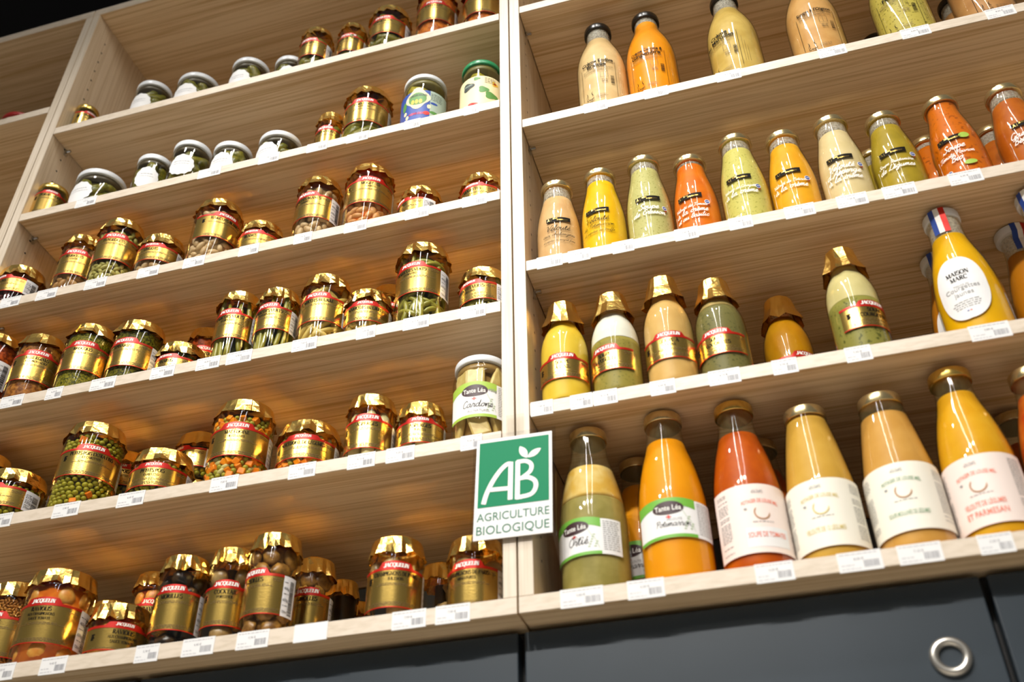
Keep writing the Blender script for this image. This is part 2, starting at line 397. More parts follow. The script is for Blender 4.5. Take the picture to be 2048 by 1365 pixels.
def put(mb, txt, size, x, z, rad, off, mi=0, align='c', maxw=None, arch=0.0, turn=0.0, sx=1.0, even=.35):
    vs, fs = txt
    if not vs: return
    x0 = min(v[0] for v in vs); x1 = max(v[0] for v in vs); wd = (x1-x0)*size*sx
    k = size*sx if not maxw or wd <= maxw else size*sx*maxw/wd
    h = size*(k/(size*sx))**even
    cx = (x0+x1)/2 if align == 'c' else x0 if align == 'l' else x1
    pts = []
    for v in vs:
        a, b = v[0], v[1]; q = v[2] if len(v) > 2 else 0
        px, pz = (a-cx)*k, b*h
        if turn: px, pz = px*math.cos(turn)-pz*math.sin(turn), px*math.sin(turn)+pz*math.cos(turn)
        pts.append((x+px, z+pz-arch*px*px, q))
    mb.add(wrap(pts, rad, off), fs, mi)
def micro(mb, x0, x1, z, h, rad, off, mi=0, dens=.8, rnd=random, centre=False):
    """a line of print too small to read: word-long dashes"""
    x = x0
    if centre:
        d = (x1-x0)*rnd.uniform(0, .12); x += d; x1 -= d
    while x < x1-.0012:
        wl = rnd.uniform(.0018, .0058); e = min(x+wl, x1)
        n = max(1, int((e-x)/.003))
        for i in range(n):
            a = x+(e-x)*i/n; b = x+(e-x)*(i+1)/n
            mb.add(wrap([(a, z), (b, z), (b, z+h), (a, z+h)], rad, off), [(0, 1, 2, 3)], mi)
        x = e+.0011
def bars(mb, x0, x1, z0, z1, rad, off, mi=0, vert=True, seed=1):
    """barcode"""
    r = random.Random(seed); t = 0
    L = (x1-x0) if vert else (z1-z0)
    while t < L:
        wl = r.choice((.0003, .0005, .0008)); e = min(t+wl, L)
        q = [(x0+t, z0), (x0+e, z0), (x0+e, z1), (x0+t, z1)] if vert else [(x0, z0+t), (x1, z0+t), (x1, z0+e), (x0, z0+e)]
        mb.add(wrap(q, rad, off), [(0, 1, 2, 3)], mi); t = e+r.choice((.0003, .0005, .0007))
def rect(mb, x0, x1, z0, z1, rad, off, mi=0, n=6):
    pts = []; fs = []
    for i in range(n+1):
        x = x0+(x1-x0)*i/n; pts += [(x, z0), (x, z1)]
    for i in range(n): fs.append((2*i, 2*i+2, 2*i+3, 2*i+1))
    mb.add(wrap(pts, rad, off), fs, mi, True)

def empty(name, label, cat, loc, rz=0, group=None):
    o = bpy.data.objects.new(name, None); C.objects.link(o)
    o.empty_display_size = .03
    o.location = loc; o.rotation_euler = (0, 0, rz)
    o['label'] = label; o['category'] = cat
    if group: o['group'] = group
    return o

# ------------------------------------------------------------------ where each jar and bottle stands: shelf, x, y, height, radius, cap radius (m)
P = {
    'A1': ('A', -1.235, 0.0459, 0.096, 0.0251, 0.0239),
    'A2': ('A', -1.0852, 0.0562, 0.1167, 0.0372, 0.0364),
    'A3': ('A', -0.9822, 0.0624, 0.1043, 0.0439, 0.043),
    'A4': ('A', -0.8627, 0.0602, 0.1116, 0.0389, 0.0381),
    'A5': ('A', -0.7745, 0.0667, 0.0988, 0.0331, 0.0324),
    'A6': ('A', -0.7093, 0.0445, 0.1432, 0.0323, 0.0291),
    'A7': ('A', -0.6353, 0.0525, 0.1429, 0.0288, 0.0259),
    'A8': ('A', -0.5583, 0.0591, 0.1617, 0.0413, 0.038),
    'A9': ('A', -0.4568, 0.054, 0.1709, 0.0399, 0.0367),
    'A10': ('A', -0.3611, 0.0553, 0.1536, 0.0404, 0.0371),
    'B1': ('B', -1.2366, 0.0389, 0.0918, 0.029, 0.0285),
    'B2': ('B', -1.1441, 0.058, 0.1033, 0.048, 0.0471),
    'B3': ('B', -1.0177, 0.0439, 0.1051, 0.0332, 0.0325),
    'B4': ('B', -0.9369, 0.042, 0.1124, 0.0361, 0.0354),
    'B5': ('B', -0.8551, 0.0536, 0.0945, 0.0368, 0.036),
    'B6': ('B', -0.7585, 0.0579, 0.0926, 0.0405, 0.0397),
    'B7': ('B', -0.6589, 0.0585, 0.1298, 0.0258, 0.0237),
    'B8': ('B', -0.5834, 0.0541, 0.1544, 0.0428, 0.0385),
    'B9': ('B', -0.4699, 0.051, 0.1421, 0.0416, 0.0391),
    'B10': ('B', -0.3628, 0.0549, 0.1509, 0.039, 0.0367),
    'C1': ('C', -1.2357, 0.0438, 0.0951, 0.0397, 0.0357),
    'C2': ('C', -1.1185, 0.0422, 0.1405, 0.035, 0.0315),
    'C3': ('C', -1.0405, 0.0403, 0.1541, 0.0387, 0.0348),
    'C4': ('C', -0.9511, 0.0472, 0.0967, 0.0397, 0.0358),
    'C5': ('C', -0.8461, 0.0445, 0.1492, 0.0412, 0.0371),
    'C6': ('C', -0.7621, 0.0587, 0.0874, 0.0385, 0.0347),
    'C7': ('C', -0.6513, 0.0446, 0.149, 0.0382, 0.0344),
    'C8': ('C', -0.5625, 0.0529, 0.1585, 0.0409, 0.0368),
    'C9': ('C', -0.4655, 0.0507, 0.0764, 0.0369, 0.0332),
    'C10': ('C', -0.3583, 0.0512, 0.0748, 0.0364, 0.0328),
    'D1': ('D', -1.2345, 0.0449, 0.1629, 0.0414, 0.0372),
    'D2': ('D', -1.1305, 0.0384, 0.1342, 0.0381, 0.0335),
    'D3': ('D', -1.0362, 0.0405, 0.1345, 0.0389, 0.035),
    'D4': ('D', -0.9525, 0.0529, 0.1307, 0.0398, 0.0366),
    'D5': ('D', -0.8667, 0.0573, 0.0708, 0.0375, 0.0345),
    'D6': ('D', -0.8805, 0.1356, 0.165, 0.0337, 0.031),
    'D7': ('D', -0.7667, 0.0447, 0.1451, 0.0334, 0.03),
    'D8': ('D', -0.6911, 0.037, 0.1277, 0.0328, 0.0295),
    'D9': ('D', -0.6128, 0.0425, 0.1366, 0.0379, 0.0349),
    'D10': ('D', -0.5389, 0.0446, 0.09, 0.0358, 0.0329),
    'D11': ('D', -0.5404, 0.1233, 0.17, 0.0306, 0.0275),
    'D12': ('D', -0.4515, 0.0447, 0.1595, 0.0407, 0.0374),
    'D13': ('D', -0.3539, 0.0469, 0.0887, 0.0364, 0.0335),
    'E0': ('E', -1.2097, 0.0856, 0.165, 0.0357, 0.0321),
    'E1': ('E', -1.1055, 0.05, 0.0899, 0.046, 0.0423),
    'E2': ('E', -0.9753, 0.0451, 0.1475, 0.0445, 0.0401),
    'E3': ('E', -0.8494, 0.0525, 0.0812, 0.0443, 0.0408),
    'E3B': ('E', -1.0003, 0.1609, 0.17, 0.0415, 0.0373),
    'E4': ('E', -0.8553, 0.1449, 0.17, 0.0404, 0.0371),
    'E5': ('E', -0.7206, 0.0451, 0.1368, 0.0439, 0.0395),
    'E6': ('E', -0.6161, 0.0546, 0.087, 0.043, 0.0395),
    'E7': ('E', -0.521, 0.0506, 0.1145, 0.0343, 0.0315),
    'E8': ('E', -0.4434, 0.0485, 0.085, 0.0333, 0.0306),
    'E9': ('E', -0.3573, 0.0512, 0.1426, 0.0404, 0.038),
    'F1': ('F', -1.0609, 0.0764, 0.1436, 0.0392, 0.0361),
    'F2': ('F', -0.9602, 0.0436, 0.1322, 0.0445, 0.0418),
    'F2B': ('F', -0.9402, 0.1339, 0.125, 0.0354, 0.0325),
    'F3': ('F', -0.8587, 0.049, 0.0736, 0.0398, 0.0366),
    'F4': ('F', -0.8663, 0.1201, 0.155, 0.0301, 0.0277),
    'F5': ('F', -0.7742, 0.0495, 0.1337, 0.0324, 0.0298),
    'F6': ('F', -0.7049, 0.053, 0.1373, 0.0295, 0.0272),
    'F7': ('F', -0.6366, 0.042, 0.1412, 0.0338, 0.0311),
    'F8': ('F', -0.6269, 0.1367, 0.15, 0.0286, 0.0269),
    'F9': ('F', -0.6198, 0.2184, 0.155, 0.0214, 0.0203),
    'F9B': ('F', -0.6143, 0.2667, 0.14, 0.024, 0.0216),
    'F10': ('F', -0.4684, 0.0499, 0.1131, 0.0353, 0.0325),
    'F11': ('F', -0.4533, 0.1756, 0.135, 0.0284, 0.0261),
    'F12': ('F', -0.3656, 0.0605, 0.1037, 0.0348, 0.0321),
    'G1': ('G1', -0.1447, 0.0538, 0.2498, 0.0437, 0.024),
    'G2': ('G1', -0.0585, 0.0547, 0.2558, 0.045, 0.0247),
    'G3': ('G1', 0.0806, 0.0562, 0.2773, 0.0478, 0.0263),
    'G4': ('G1', 0.212, 0.0565, 0.2639, 0.049, 0.0269),
    'G5': ('G1', 0.347, 0.0566, 0.2562, 0.0506, 0.0278),
    'G6': ('G1', 0.4666, 0.0616, 0.2665, 0.0524, 0.0288),
    'G7': ('G1', 0.3354, 0.2179, 0.25, 0.0516, 0.0284),
    'G8': ('G1', 0.4668, 0.1759, 0.25, 0.0508, 0.0279),
    'H1': ('G2', -0.2333, 0.0428, 0.1765, 0.0329, 0.0234),
    'H2': ('G2', -0.1639, 0.0445, 0.1841, 0.0349, 0.0248),
    'H3': ('G2', -0.0941, 0.0448, 0.1917, 0.0361, 0.0249),
    'H4': ('G2', -0.0249, 0.0542, 0.1813, 0.034, 0.0242),
    'H5': ('G2', 0.0473, 0.0411, 0.1903, 0.0379, 0.0262),
    'H6': ('G2', 0.1166, 0.0458, 0.1804, 0.0376, 0.0259),
    'H7': ('G2', 0.188, 0.0417, 0.1853, 0.0393, 0.0271),
    'H8': ('G2', 0.2607, 0.0466, 0.1747, 0.0397, 0.0274),
    'H9': ('G2', 0.3434, 0.0465, 0.1805, 0.0414, 0.0277),
    'H10': ('G2', 0.4286, 0.0462, 0.1761, 0.0419, 0.028),
    'H11': ('G2', 0.3325, 0.1431, 0.205, 0.0374, 0.0258),
    'H12': ('G2', 0.4274, 0.1487, 0.205, 0.037, 0.0256),
    'H13': ('G2', 0.2528, 0.1453, 0.205, 0.036, 0.0248),
    'I1': ('G3', -0.2334, 0.0361, 0.1788, 0.0348, 0.0215),
    'I2': ('G3', -0.1625, 0.0365, 0.1785, 0.0351, 0.0217),
    'I3': ('G3', -0.0896, 0.0375, 0.1908, 0.0365, 0.0226),
    'I4': ('G3', -0.021, 0.0426, 0.1738, 0.0364, 0.0226),
    'I5': ('G3', 0.0633, 0.1286, 0.19, 0.034, 0.0211),
    'I6': ('G3', 0.151, 0.0424, 0.184, 0.0365, 0.0226),
    'I7': ('G3', 0.292, 0.054, 0.2232, 0.0443, 0.0248),
    'I8': ('G3', 0.3901, 0.1208, 0.229, 0.0382, 0.0214),
    'I9': ('G3', 0.4083, 0.0449, 0.2218, 0.0436, 0.0244),
    'I10': ('G3', 0.2904, 0.14, 0.225, 0.0391, 0.0219),
    'J1': ('F', -0.2119, 0.0529, 0.2342, 0.0416, 0.0233),
    'J2': ('F', -0.1134, 0.0535, 0.2406, 0.0447, 0.0237),
    'J3': ('F', -0.0232, 0.0535, 0.2381, 0.0443, 0.0235),
    'J4': ('F', 0.0608, 0.0514, 0.2133, 0.0441, 0.0265),
    'J5': ('F', 0.1504, 0.0525, 0.2147, 0.0463, 0.0278),
    'J6': ('F', 0.2356, 0.0494, 0.232, 0.047, 0.0249),
    'J7': ('F', 0.3224, 0.0494, 0.2168, 0.0461, 0.0254),
    'J8': ('F', -0.0013, 0.1492, 0.245, 0.0351, 0.0193),
    'J9': ('F', 0.3196, 0.178, 0.245, 0.0369, 0.0203),
    'J10': ('F', -0.1652, 0.1482, 0.245, 0.036, 0.0198)}
TAGS = [
    ('B', -1.1305, -1.0871, 'white price tag on the shelf edge below the wide low pickle jar'),
    ('B', -0.8782, -0.8323, 'white price tag on the shelf edge below the tallest pickle jar'),
    ('B', -0.7585, -0.7186, 'white price tag on the shelf edge below the lone pickle jar'),
    ('B', -0.6655, -0.6266, 'white price tag on the shelf edge below the small gherkin jar'),
    ('B', -0.5904, -0.5502, 'white price tag on the shelf edge below the big gherkin jar'),
    ('B', -0.4837, -0.4546, 'white price tag on the shelf edge below the blue-labelled jar'),
    ('B', -0.3764, -0.3498, 'white price tag on the shelf edge below the green-lidded jar'),
    ('C', -1.218, -1.1776, 'white price tag on the shelf edge below the dark red onions'),
    ('C', -1.145, -1.1043, 'white price tag on the shelf edge below the pinkish brown beans'),
    ('C', -1.0495, -1.0078, 'white price tag on the shelf edge below the flageolet beans'),
    ('C', -0.9483, -0.9075, 'white price tag on the shelf edge below the squat jar after the flageolets'),
    ('C', -0.8623, -0.8224, 'white price tag on the shelf edge below the tall white beans'),
    ('C', -0.7602, -0.724, 'white price tag on the shelf edge below the squat jar after the white beans'),
    ('C', -0.6615, -0.6297, 'white price tag on the shelf edge below the large white beans'),
    ('C', -0.5735, -0.5348, 'white price tag on the shelf edge below the tomato sauce beans'),
    ('C', -0.4695, -0.4302, 'white price tag on the shelf edge below the barcode-turned squat jar'),
    ('C', -0.3749, -0.3349, 'white price tag on the shelf edge below the last squat jar, third shelf'),
    ('D', -1.1399, -1.0976, 'white price tag on the shelf edge below the red-brown stew'),
    ('D', -1.0561, -1.0264, 'white price tag on the shelf edge below the aubergine jar'),
    ('D', -0.9763, -0.9322, 'white price tag on the shelf edge below the broccoli jar'),
    ('D', -0.871, -0.8299, 'white price tag on the shelf edge below the squat jar of greens'),
    ('D', -0.7932, -0.7537, 'white price tag on the shelf edge below the gap before the green beans'),
    ('D', -0.7428, -0.7006, 'white price tag on the shelf edge below the left jar of upright green beans'),
    ('D', -0.6352, -0.5951, 'white price tag on the shelf edge below the green beans touching the wax beans'),
    ('D', -0.5325, -0.5028, 'white price tag on the shelf edge below the squat wax beans'),
    ('D', -0.4604, -0.4206, 'white price tag on the shelf edge below the curly green beans'),
    ('D', -0.3722, -0.3356, 'white price tag on the shelf edge below the squat green bean jar by the upright'),
    ('E', -1.0814, -1.0446, 'white price tag on the shelf edge below the peas at the left edge'),
    ('E', -0.9767, -0.9336, 'white price tag on the shelf edge below the tall peas and carrots'),
    ('E', -0.8727, -0.8301, 'white price tag on the shelf edge below the squat pea jar'),
    ('E', -0.7279, -0.6863, 'white price tag on the shelf edge below the tall mixed vegetables'),
    ('E', -0.6112, -0.5719, 'white price tag on the shelf edge below the squat mixed vegetables'),
    ('E', -0.526, -0.4869, 'white price tag on the shelf edge below the taller asparagus jar'),
    ('E', -0.4715, -0.4317, 'white price tag on the shelf edge below the asparagus tips'),
    ('E', -0.3684, -0.3393, 'white price tag on the shelf edge below the cardoon jar'),
    ('F', -1.0009, -0.9635, 'white price tag on the shelf edge below the lentils'),
    ('F', -0.9253, -0.8866, 'white price tag on the shelf edge below the big ravioli jar'),
    ('F', -0.7887, -0.7558, 'white price tag on the shelf edge below the squat ravioli jar'),
    ('F', -0.7234, -0.6796, 'white price tag on the shelf edge below the morels'),
    ('F', -0.6495, -0.6067, 'white price tag on the shelf edge below the mixed forest mushrooms'),
    ('F', -0.5735, -0.53, 'blank white price tag below the golden mushrooms behind the tallest jar'),
    ('F', -0.4483, -0.406, 'white price tag on the shelf edge below the front button mushrooms'),
    ('F', -0.3945, -0.3523, 'white price tag on the shelf edge below the button mushrooms standing back'),
    ('G1', -0.1722, -0.1336, 'white price tag on the shelf edge below the cream beige soup'),
    ('G1', -0.074, -0.0357, 'white price tag on the shelf edge below the bright orange carrot soup'),
    ('G1', 0.0403, 0.0782, 'white price tag on the shelf edge below the cheese soup'),
    ('G1', 0.1966, 0.2374, 'white price tag on the shelf edge below the onion soup'),
    ('G1', 0.318, 0.3595, 'white price tag on the shelf edge below the fennel soup'),
    ('G1', 0.4386, 0.4788, 'white price tag on the shelf edge below the brownish soup in the top right corner'),
    ('G2', -0.2589, -0.2211, 'white price tag on the shelf edge below the chestnut soup'),
    ('G2', -0.2127, -0.1804, 'white price tag on the shelf edge below the deep yellow pumpkin soup'),
    ('G2', -0.1483, -0.1174, 'white price tag on the shelf edge below the watercress soup'),
    ('G2', -0.0593, -0.0265, 'white price tag on the shelf edge below the small tomato soup'),
    ('G2', 0.0159, 0.048, 'white price tag on the shelf edge below the courgette soup'),
    ('G2', 0.0917, 0.1317, 'white price tag on the shelf edge below the yellow-orange pumpkin soup'),
    ('G2', 0.1611, 0.2009, 'white price tag on the shelf edge below the asparagus soup'),
    ('G2', 0.221, 0.2633, 'white price tag on the shelf edge below the olive green vegetable soup'),
    ('G2', 0.3052, 0.3465, 'white price tag on the shelf edge below the leaf-printed tomato soup'),
    ('G3', -0.2737, -0.2443, 'white tag at the corner of the shelf by the middle upright, garlic soup row'),
    ('G3', -0.2212, -0.1923, 'white price tag on the shelf edge below the garlic soup'),
    ('G3', -0.191, -0.1599, 'white price tag on the shelf edge below the white-layered soup'),
    ('G3', -0.1176, -0.086, 'white price tag on the shelf edge below the chicory soup'),
    ('G3', -0.0442, -0.0053, 'white price tag on the shelf edge below the nettle soup under foil'),
    ('G3', 0.0339, 0.064, 'white price tag on the shelf edge below the set-back amber soup'),
    ('G3', 0.121, 0.1514, 'white price tag on the shelf edge below the cream-topped green soup'),
    ('G3', 0.2634, 0.3083, 'white price tag on the shelf edge below the vivid yellow soup'),
    ('F', -0.2454, -0.1958, 'white price tag on the shelf edge below the murky nettle soup'),
    ('F', -0.1686, -0.127, 'white price tag on the shelf edge below the green-edged pumpkin soup'),
    ('F', -0.028, 0.013, 'white price tag on the shelf edge below the tomato soup with blush label'),
    ('F', 0.0588, 0.1042, 'white price tag on the shelf edge below the straight-shouldered yellow soup'),
    ('F', 0.1203, 0.1646, 'white price tag on the shelf edge below the tan soup with green print'),
    ('F', 0.2004, 0.2345, 'white price tag on the shelf edge below the golden yellow soup')]

# ------------------------------------------------------------------ setting
def struct(name, mats, fn):
    mb = MB(); fn(mb); o = mb.obj(name, mats); o['kind'] = 'structure'; return o
struct('floor', pm('floor_tile', (196, 188, 176), .45, var=(184, 177, 165), scale=2), lambda m: box(m, -3.2, 3.2, -4.2, .45, -.05, 0))
struct('wall_back', pm('black_paint', (16, 16, 18), .8, spec=.1), lambda m: box(m, -3.2, 3.2, .37, .45, 0, 5.6))

# ------------------------------------------------------------------ shelving units
SH = {'A': 2.5263, 'B': 2.2813, 'C': 2.0618, 'D': 1.8375, 'E': 1.6186, 'F': 1.3893, 'G1': 2.2160, 'G2': 1.9033, 'G3': 1.6532, 'G0': 2.5301}
YB = .325            # face of the back panel
HOLE = pm('drill_hole_shadow', (40, 28, 18), .8)
def unit(name, label, x0, x1, shelves, top, th=.019, holes=()):
    e = empty(name, label, 'shelving', ((x0+x1)/2, YB/2, SH['F']-.02))
    off = Vector(e.location)
    def part(nm, mat, *b, bev=.0012):
        mb = MB(); box(mb, b[0], b[1], b[2], b[3], b[4], b[5], 0, bev)
        o = mb.obj(nm, mat, e); o.matrix_parent_inverse = Matrix.Translation(-off)
        if nm in ('shelf', 'base_shelf', 'top_panel', 'side_panel'):
            mb = MB(); box(mb, b[0], b[1], b[2]-.001, b[2]-.00005, b[4]+.0003, b[5]-.0003, 0, .0004)
            mb.obj('edge_band', EDGE_V if nm == 'side_panel' else EDGE, o)
        return o
    zb = SH['F']-.0205
    xa, xb = x0+.0012, x1-.0012
    part('base_shelf', WOOD_H, xa, xb, 0, YB, zb, SH['F'])
    part('top_panel', WOOD_H, xa, xb, 0, YB+.008, top, top+.022)
    part('side_panel', WOOD_V, xa, x0+th, .0005, YB, SH['F'], top)
    part('side_panel', WOOD_V, x1-th, xb, .0005, YB, SH['F'], top)
    bz = SH['F']+.2
    part('back_panel', WOOD_H, xa, xb, YB, YB+.008, bz, top, bev=0)
    part('back_strip', pm('slate_backing', (96, 108, 118), .5), xa, xb, YB+.001, YB+.007, SH['F'], bz-.003, bev=0)
    for z in shelves:
        part('shelf', WOOD_H, x0+th+.0012, x1-th-.0012, .0003, YB-.001, z-.0195, z)
    for z in shelves:
        for sx, x in ((1, x0+th), (-1, x1-th)):
            for y in (.045, .27):
                mb = MB(); pr = [(.0001, 0), (.0045, 0), (.0045, .003), (.003, .0035), (.003, .011), (.0001, .0115)]
                lathe(mb, pr, 14)
                mb.v = [(x+sx*p[2], y+p[0], z-.0235+p[1]) for p in mb.v]
                box(mb, min(x, x+sx*.004), max(x, x+sx*.004), y-.004, y+.004, z-.034, z-.02)
                o = mb.obj('shelf_peg', CHROME, e); o.matrix_parent_inverse = Matrix.Translation(-off)
    mb = MB()
    z = SH['F']+.06
    while z < top-.05:
        for x, sx in ((x0+th+.0004, 1), (x1-th-.0004, -1)):
            mb.add([(x, .04+.0022*math.cos(2*PI*k/8), z+.0022*math.sin(2*PI*k/8)) for k in range(8)], [tuple(range(8))[::sx]])
        z += .032
    o = mb.obj('peg_holes', HOLE, e, kind='stuff'); o.matrix_parent_inverse = Matrix.Translation(-off)
    return e
unit('shelving_unit', 'pale ash shelving unit filled with gold-capped jars, six shelves high', -1.2704, -.2953, [SH[k] for k in 'ABCDE'], 2.915, .0175)
unit('shelving_unit', 'pale ash shelving unit holding the soup bottles, above dark drawers', -.2953, .68, [SH[k] for k in ('G0', 'G1', 'G2', 'G3')], 2.915)
unit('shelving_unit', 'nearly empty pale ash shelving unit beyond the jars, under the black wall', -2.24, -1.2704, [2.6065, 2.17, 1.78], 2.915, .0175)

# ------------------------------------------------------------------ drawer cabinets under the shelves
DRAWER = pm('slate_lacquer', (46, 56, 65), .38, var=(42, 52, 60), scale=6)
CARC = pm('black_carcass', (10, 10, 11), .6)
def ring_pull(x, z, parent, off):
    mb = MB(); n = 36; k = 14
    vs = []; fs = []
    for i in range(n):
        a = 2*PI*i/n
        for j in range(k):
            b = 2*PI*j/k; r = .0158+.0047*math.cos(b)
            vs.append((x+r*math.cos(a), .035-.0022-.004*math.sin(b), z+r*math.sin(a)))
    for i in range(n):
        for j in range(k): fs.append((i*k+j, ((i+1) % n)*k+j, ((i+1) % n)*k+(j+1) % k, i*k+(j+1) % k))
    mb.add(vs, fs, 0, True)
    o = mb.obj('ring_pull', pm('satin_nickel', (196, 192, 184), .3, .9), parent)
    o['label'] = 'round satin nickel finger pull'
def cabinet(x0, x1, label, ring=None):
    e = empty('drawer_cabinet', label, 'cabinet', ((x0+x1)/2, .18, 0)); off = Vector(e.location)
    def part(nm, mat, par=e, bev=.0015, *b):
        mb = MB(); box(mb, *b, 0, bev); o = mb.obj(nm, mat, par)
        o.matrix_parent_inverse = Matrix.Translation(-off); return o
    part('carcass', CARC, e, 0, x0+.0005, x1-.0005, .056, .33, .09, 1.368)
    part('plinth', CARC, e, 0, x0+.002, x1-.002, .08, .32, 0, .09)
    for z0, z1 in ((.985, 1.3615), (.55, .978), (.1, .543)):
        d = part('drawer_front', DRAWER, e, .0015, x0+.004, x1-.004, .035, .0555, z0, z1)
        ring_pull(x1-.0525 if ring is None else ring, z1-.082, d, off)
cabinet(-1.304, -.803, 'dark drawer cabinet below the raviolis, at the lower left corner', -1.24)
cabinet(-.803, -.3018, 'dark drawer cabinet below the mushroom jars', -.745)
cabinet(-.3018, .2013, 'slate blue drawer cabinet with a ring pull, below the soup bottles')
cabinet(.2013, .704, 'slate blue drawer cabinet at the right edge beside the ring pull', .6)

# grey board standing behind the bottles
e = MB(); box(e, .13, .212, .262, .272, SH['G3'], SH['G3']+.178, 0, .001)
o = e.obj('divider_board', pm('grey_board', (120, 124, 128), .5)); o['label'] = 'grey upright divider board standing behind the white-topped green soup bottle'; o['category'] = 'divider'

# ------------------------------------------------------------------ contents of jars
def ico(sub, sx, sy, sz):
    bm = bmesh.new(); bmesh.ops.create_icosphere(bm, subdivisions=sub, radius=1)
    bm.verts.index_update()
    r = ([(v.co.x*sx, v.co.y*sy, v.co.z*sz) for v in bm.verts], [tuple(v.index for v in f.verts) for f in bm.faces]); bm.free(); return r
def tubeg(length, r, bend=0.0, n=7, seg=6, tip=.55):
    """a bean, spear or gherkin: tapered bent tube along z"""
    vs = []; fs = []
    for i in range(seg+1):
        t = i/seg; rr = r*(tip if i in (0, seg) else 1); x = bend*math.sin(PI*t)
        vs += [(x+rr*math.cos(2*PI*k/n), rr*math.sin(2*PI*k/n), (t-.5)*length) for k in range(n)]
    for i in range(seg):
        for k in range(n): fs.append((i*n+k, i*n+(k+1) % n, (i+1)*n+(k+1) % n, (i+1)*n+k))
    fs.append(tuple(range(n))[::-1]); fs.append(tuple(range(seg*n, seg*n+n)))
    return vs, fs
def cubeg(s):
    m = MB(); box(m, -s, s, -s, s, -s, s, 0, s*.25); return m.v, m.f
def lumpy(g, amt, seed):
    r = random.Random(seed); out = []
    for x, y, z in g[0]:
        k = 1+r.uniform(-amt, amt); out.append((x*k, y*k, z*k))
    return out, g[1]
def put_geo(mb, g, mat4, mi=0, smooth=True):
    mb.add([tuple(mat4 @ Vector(v)) for v in g[0]], g[1], mi, smooth)
PEA = ico(2, 1, 1, 1)
def bent(g, tilt, r0=.034):
    """tilts a piece and bends it round the jar wall"""
    c, s = math.cos(tilt), math.sin(tilt); out = []
    for x, y, z in g[0]:
        x, z = x*c+z*s, z*c-x*s; r = r0-y; a = x/r0
        out.append((r*math.sin(a), r0-r*math.cos(a), z))
    return out, g[1]
def mesh_of(name, g, mat):
    m = MB(); m.add(g[0], g[1], 0, True); return m.mesh(name, [mat])
_pm = {}
def piece_meshes(kind):
    if kind in _pm: return _pm[kind]
    if kind == 'gherkin':
        r = [mesh_of('gherkin', bent(lumpy(tubeg(.04+.006*i, .0095+.0012*i, .004, 10, 7, .45), .06, i), t), pm('gherkin_skin', (126, 116, 34), .3, var=(92, 92, 26), scale=120, spec=.3)) for i in range(3) for t in (-1.3, -.5, .3, 1.0)]
    elif kind == 'pickle':
        r = [mesh_of('pickle', bent(lumpy(tubeg(.05+.01*i, .014, .006, 10, 7, .5), .05, i), t), pm('pickle_skin', (176, 158, 40), .3, var=(140, 132, 34), scale=90)) for i in range(3) for t in (-.7, .2, .8)]
    elif kind == 'green_bean':
        r = [mesh_of('green_bean', tubeg(.062+.02*i, .0039, .003*(i-1), 8, 8, .6), pm('green_bean_skin', (156, 148, 52), .35, var=(130, 126, 42), scale=60)) for i in range(3)]
    elif kind == 'curly':
        r = [mesh_of('green_bean', bent(tubeg(.046+.012*i, .0042, .012*(i-1)+.004, 8, 9, .6), t), pm('green_bean_skin', (156, 148, 52), .35)) for i in range(3) for t in (-1.1, -.4, .2, .7, 1.3)]
    elif kind == 'wax_bean':
        r = [mesh_of('wax_bean', bent(tubeg(.046+.012*i, .0046, .005*(i-1), 8, 8, .6), t), pm('wax_bean_skin', (214, 188, 104), .35, var=(196, 168, 84), scale=60)) for i in range(3) for t in (-.9, -.3, .25, .6, 1.0)]
    elif kind == 'asparagus_spear':
        r = [mesh_of('asparagus_spear', tubeg(.115, .0088, .001*i, 10, 9, .5), pm('white_asparagus', (226, 212, 160), .35, var=(206, 192, 132), scale=50)) for i in range(2)]
    elif kind == 'mushroom':
        m = pm('mushroom_skin', (172, 142, 92), .35, var=(140, 110, 66), scale=70); r = []
        for i in range(3):
            mb = MB(); lathe(mb, [(.0001, -.012), (.005, -.012), (.006, -.003), (.0135, -.002), (.015, .003), (.012, .009), (.006, .0125), (.0001, .0135)], 14); r.append(mb.mesh('mushroom', [m]))
    elif kind == 'mushroom_slice':
        r = [mesh_of('mushroom_slice', lumpy(ico(2, .014, .006, .011), .22, i), pm('girolle_flesh', (170, 122, 50), .35, var=(112, 74, 28), scale=90)) for i in range(3)]
    elif kind == 'morel':
        r = [mesh_of('morel', lumpy(ico(2, .012, .012, .015), .25, i), pm('morel_skin', (66, 46, 26), .3, var=(22, 16, 12), scale=110)) for i in range(3)]
    elif kind == 'cardoon_piece':
        r = []
        for i in range(3):
            mb = MB(); box(mb, -.013, .013, -.004, .004, -.019-.003*i, .019+.003*i, 0, .003); mb.v, mb.f = bent((mb.v, mb.f), .3*(i-1)); r.append(mb.mesh('cardoon_piece', [pm('cardoon_flesh', (212, 190, 120), .4, var=(190, 160, 88), scale=60)]))
    elif kind == 'ravioli':
        r = [mesh_of('ravioli', lumpy(ico(2, .014, .006, .012), .1, i), pm('ravioli_dough', (232, 176, 84), .4, var=(214, 138, 48), scale=70)) for i in range(2)]
    _pm[kind] = r; return r
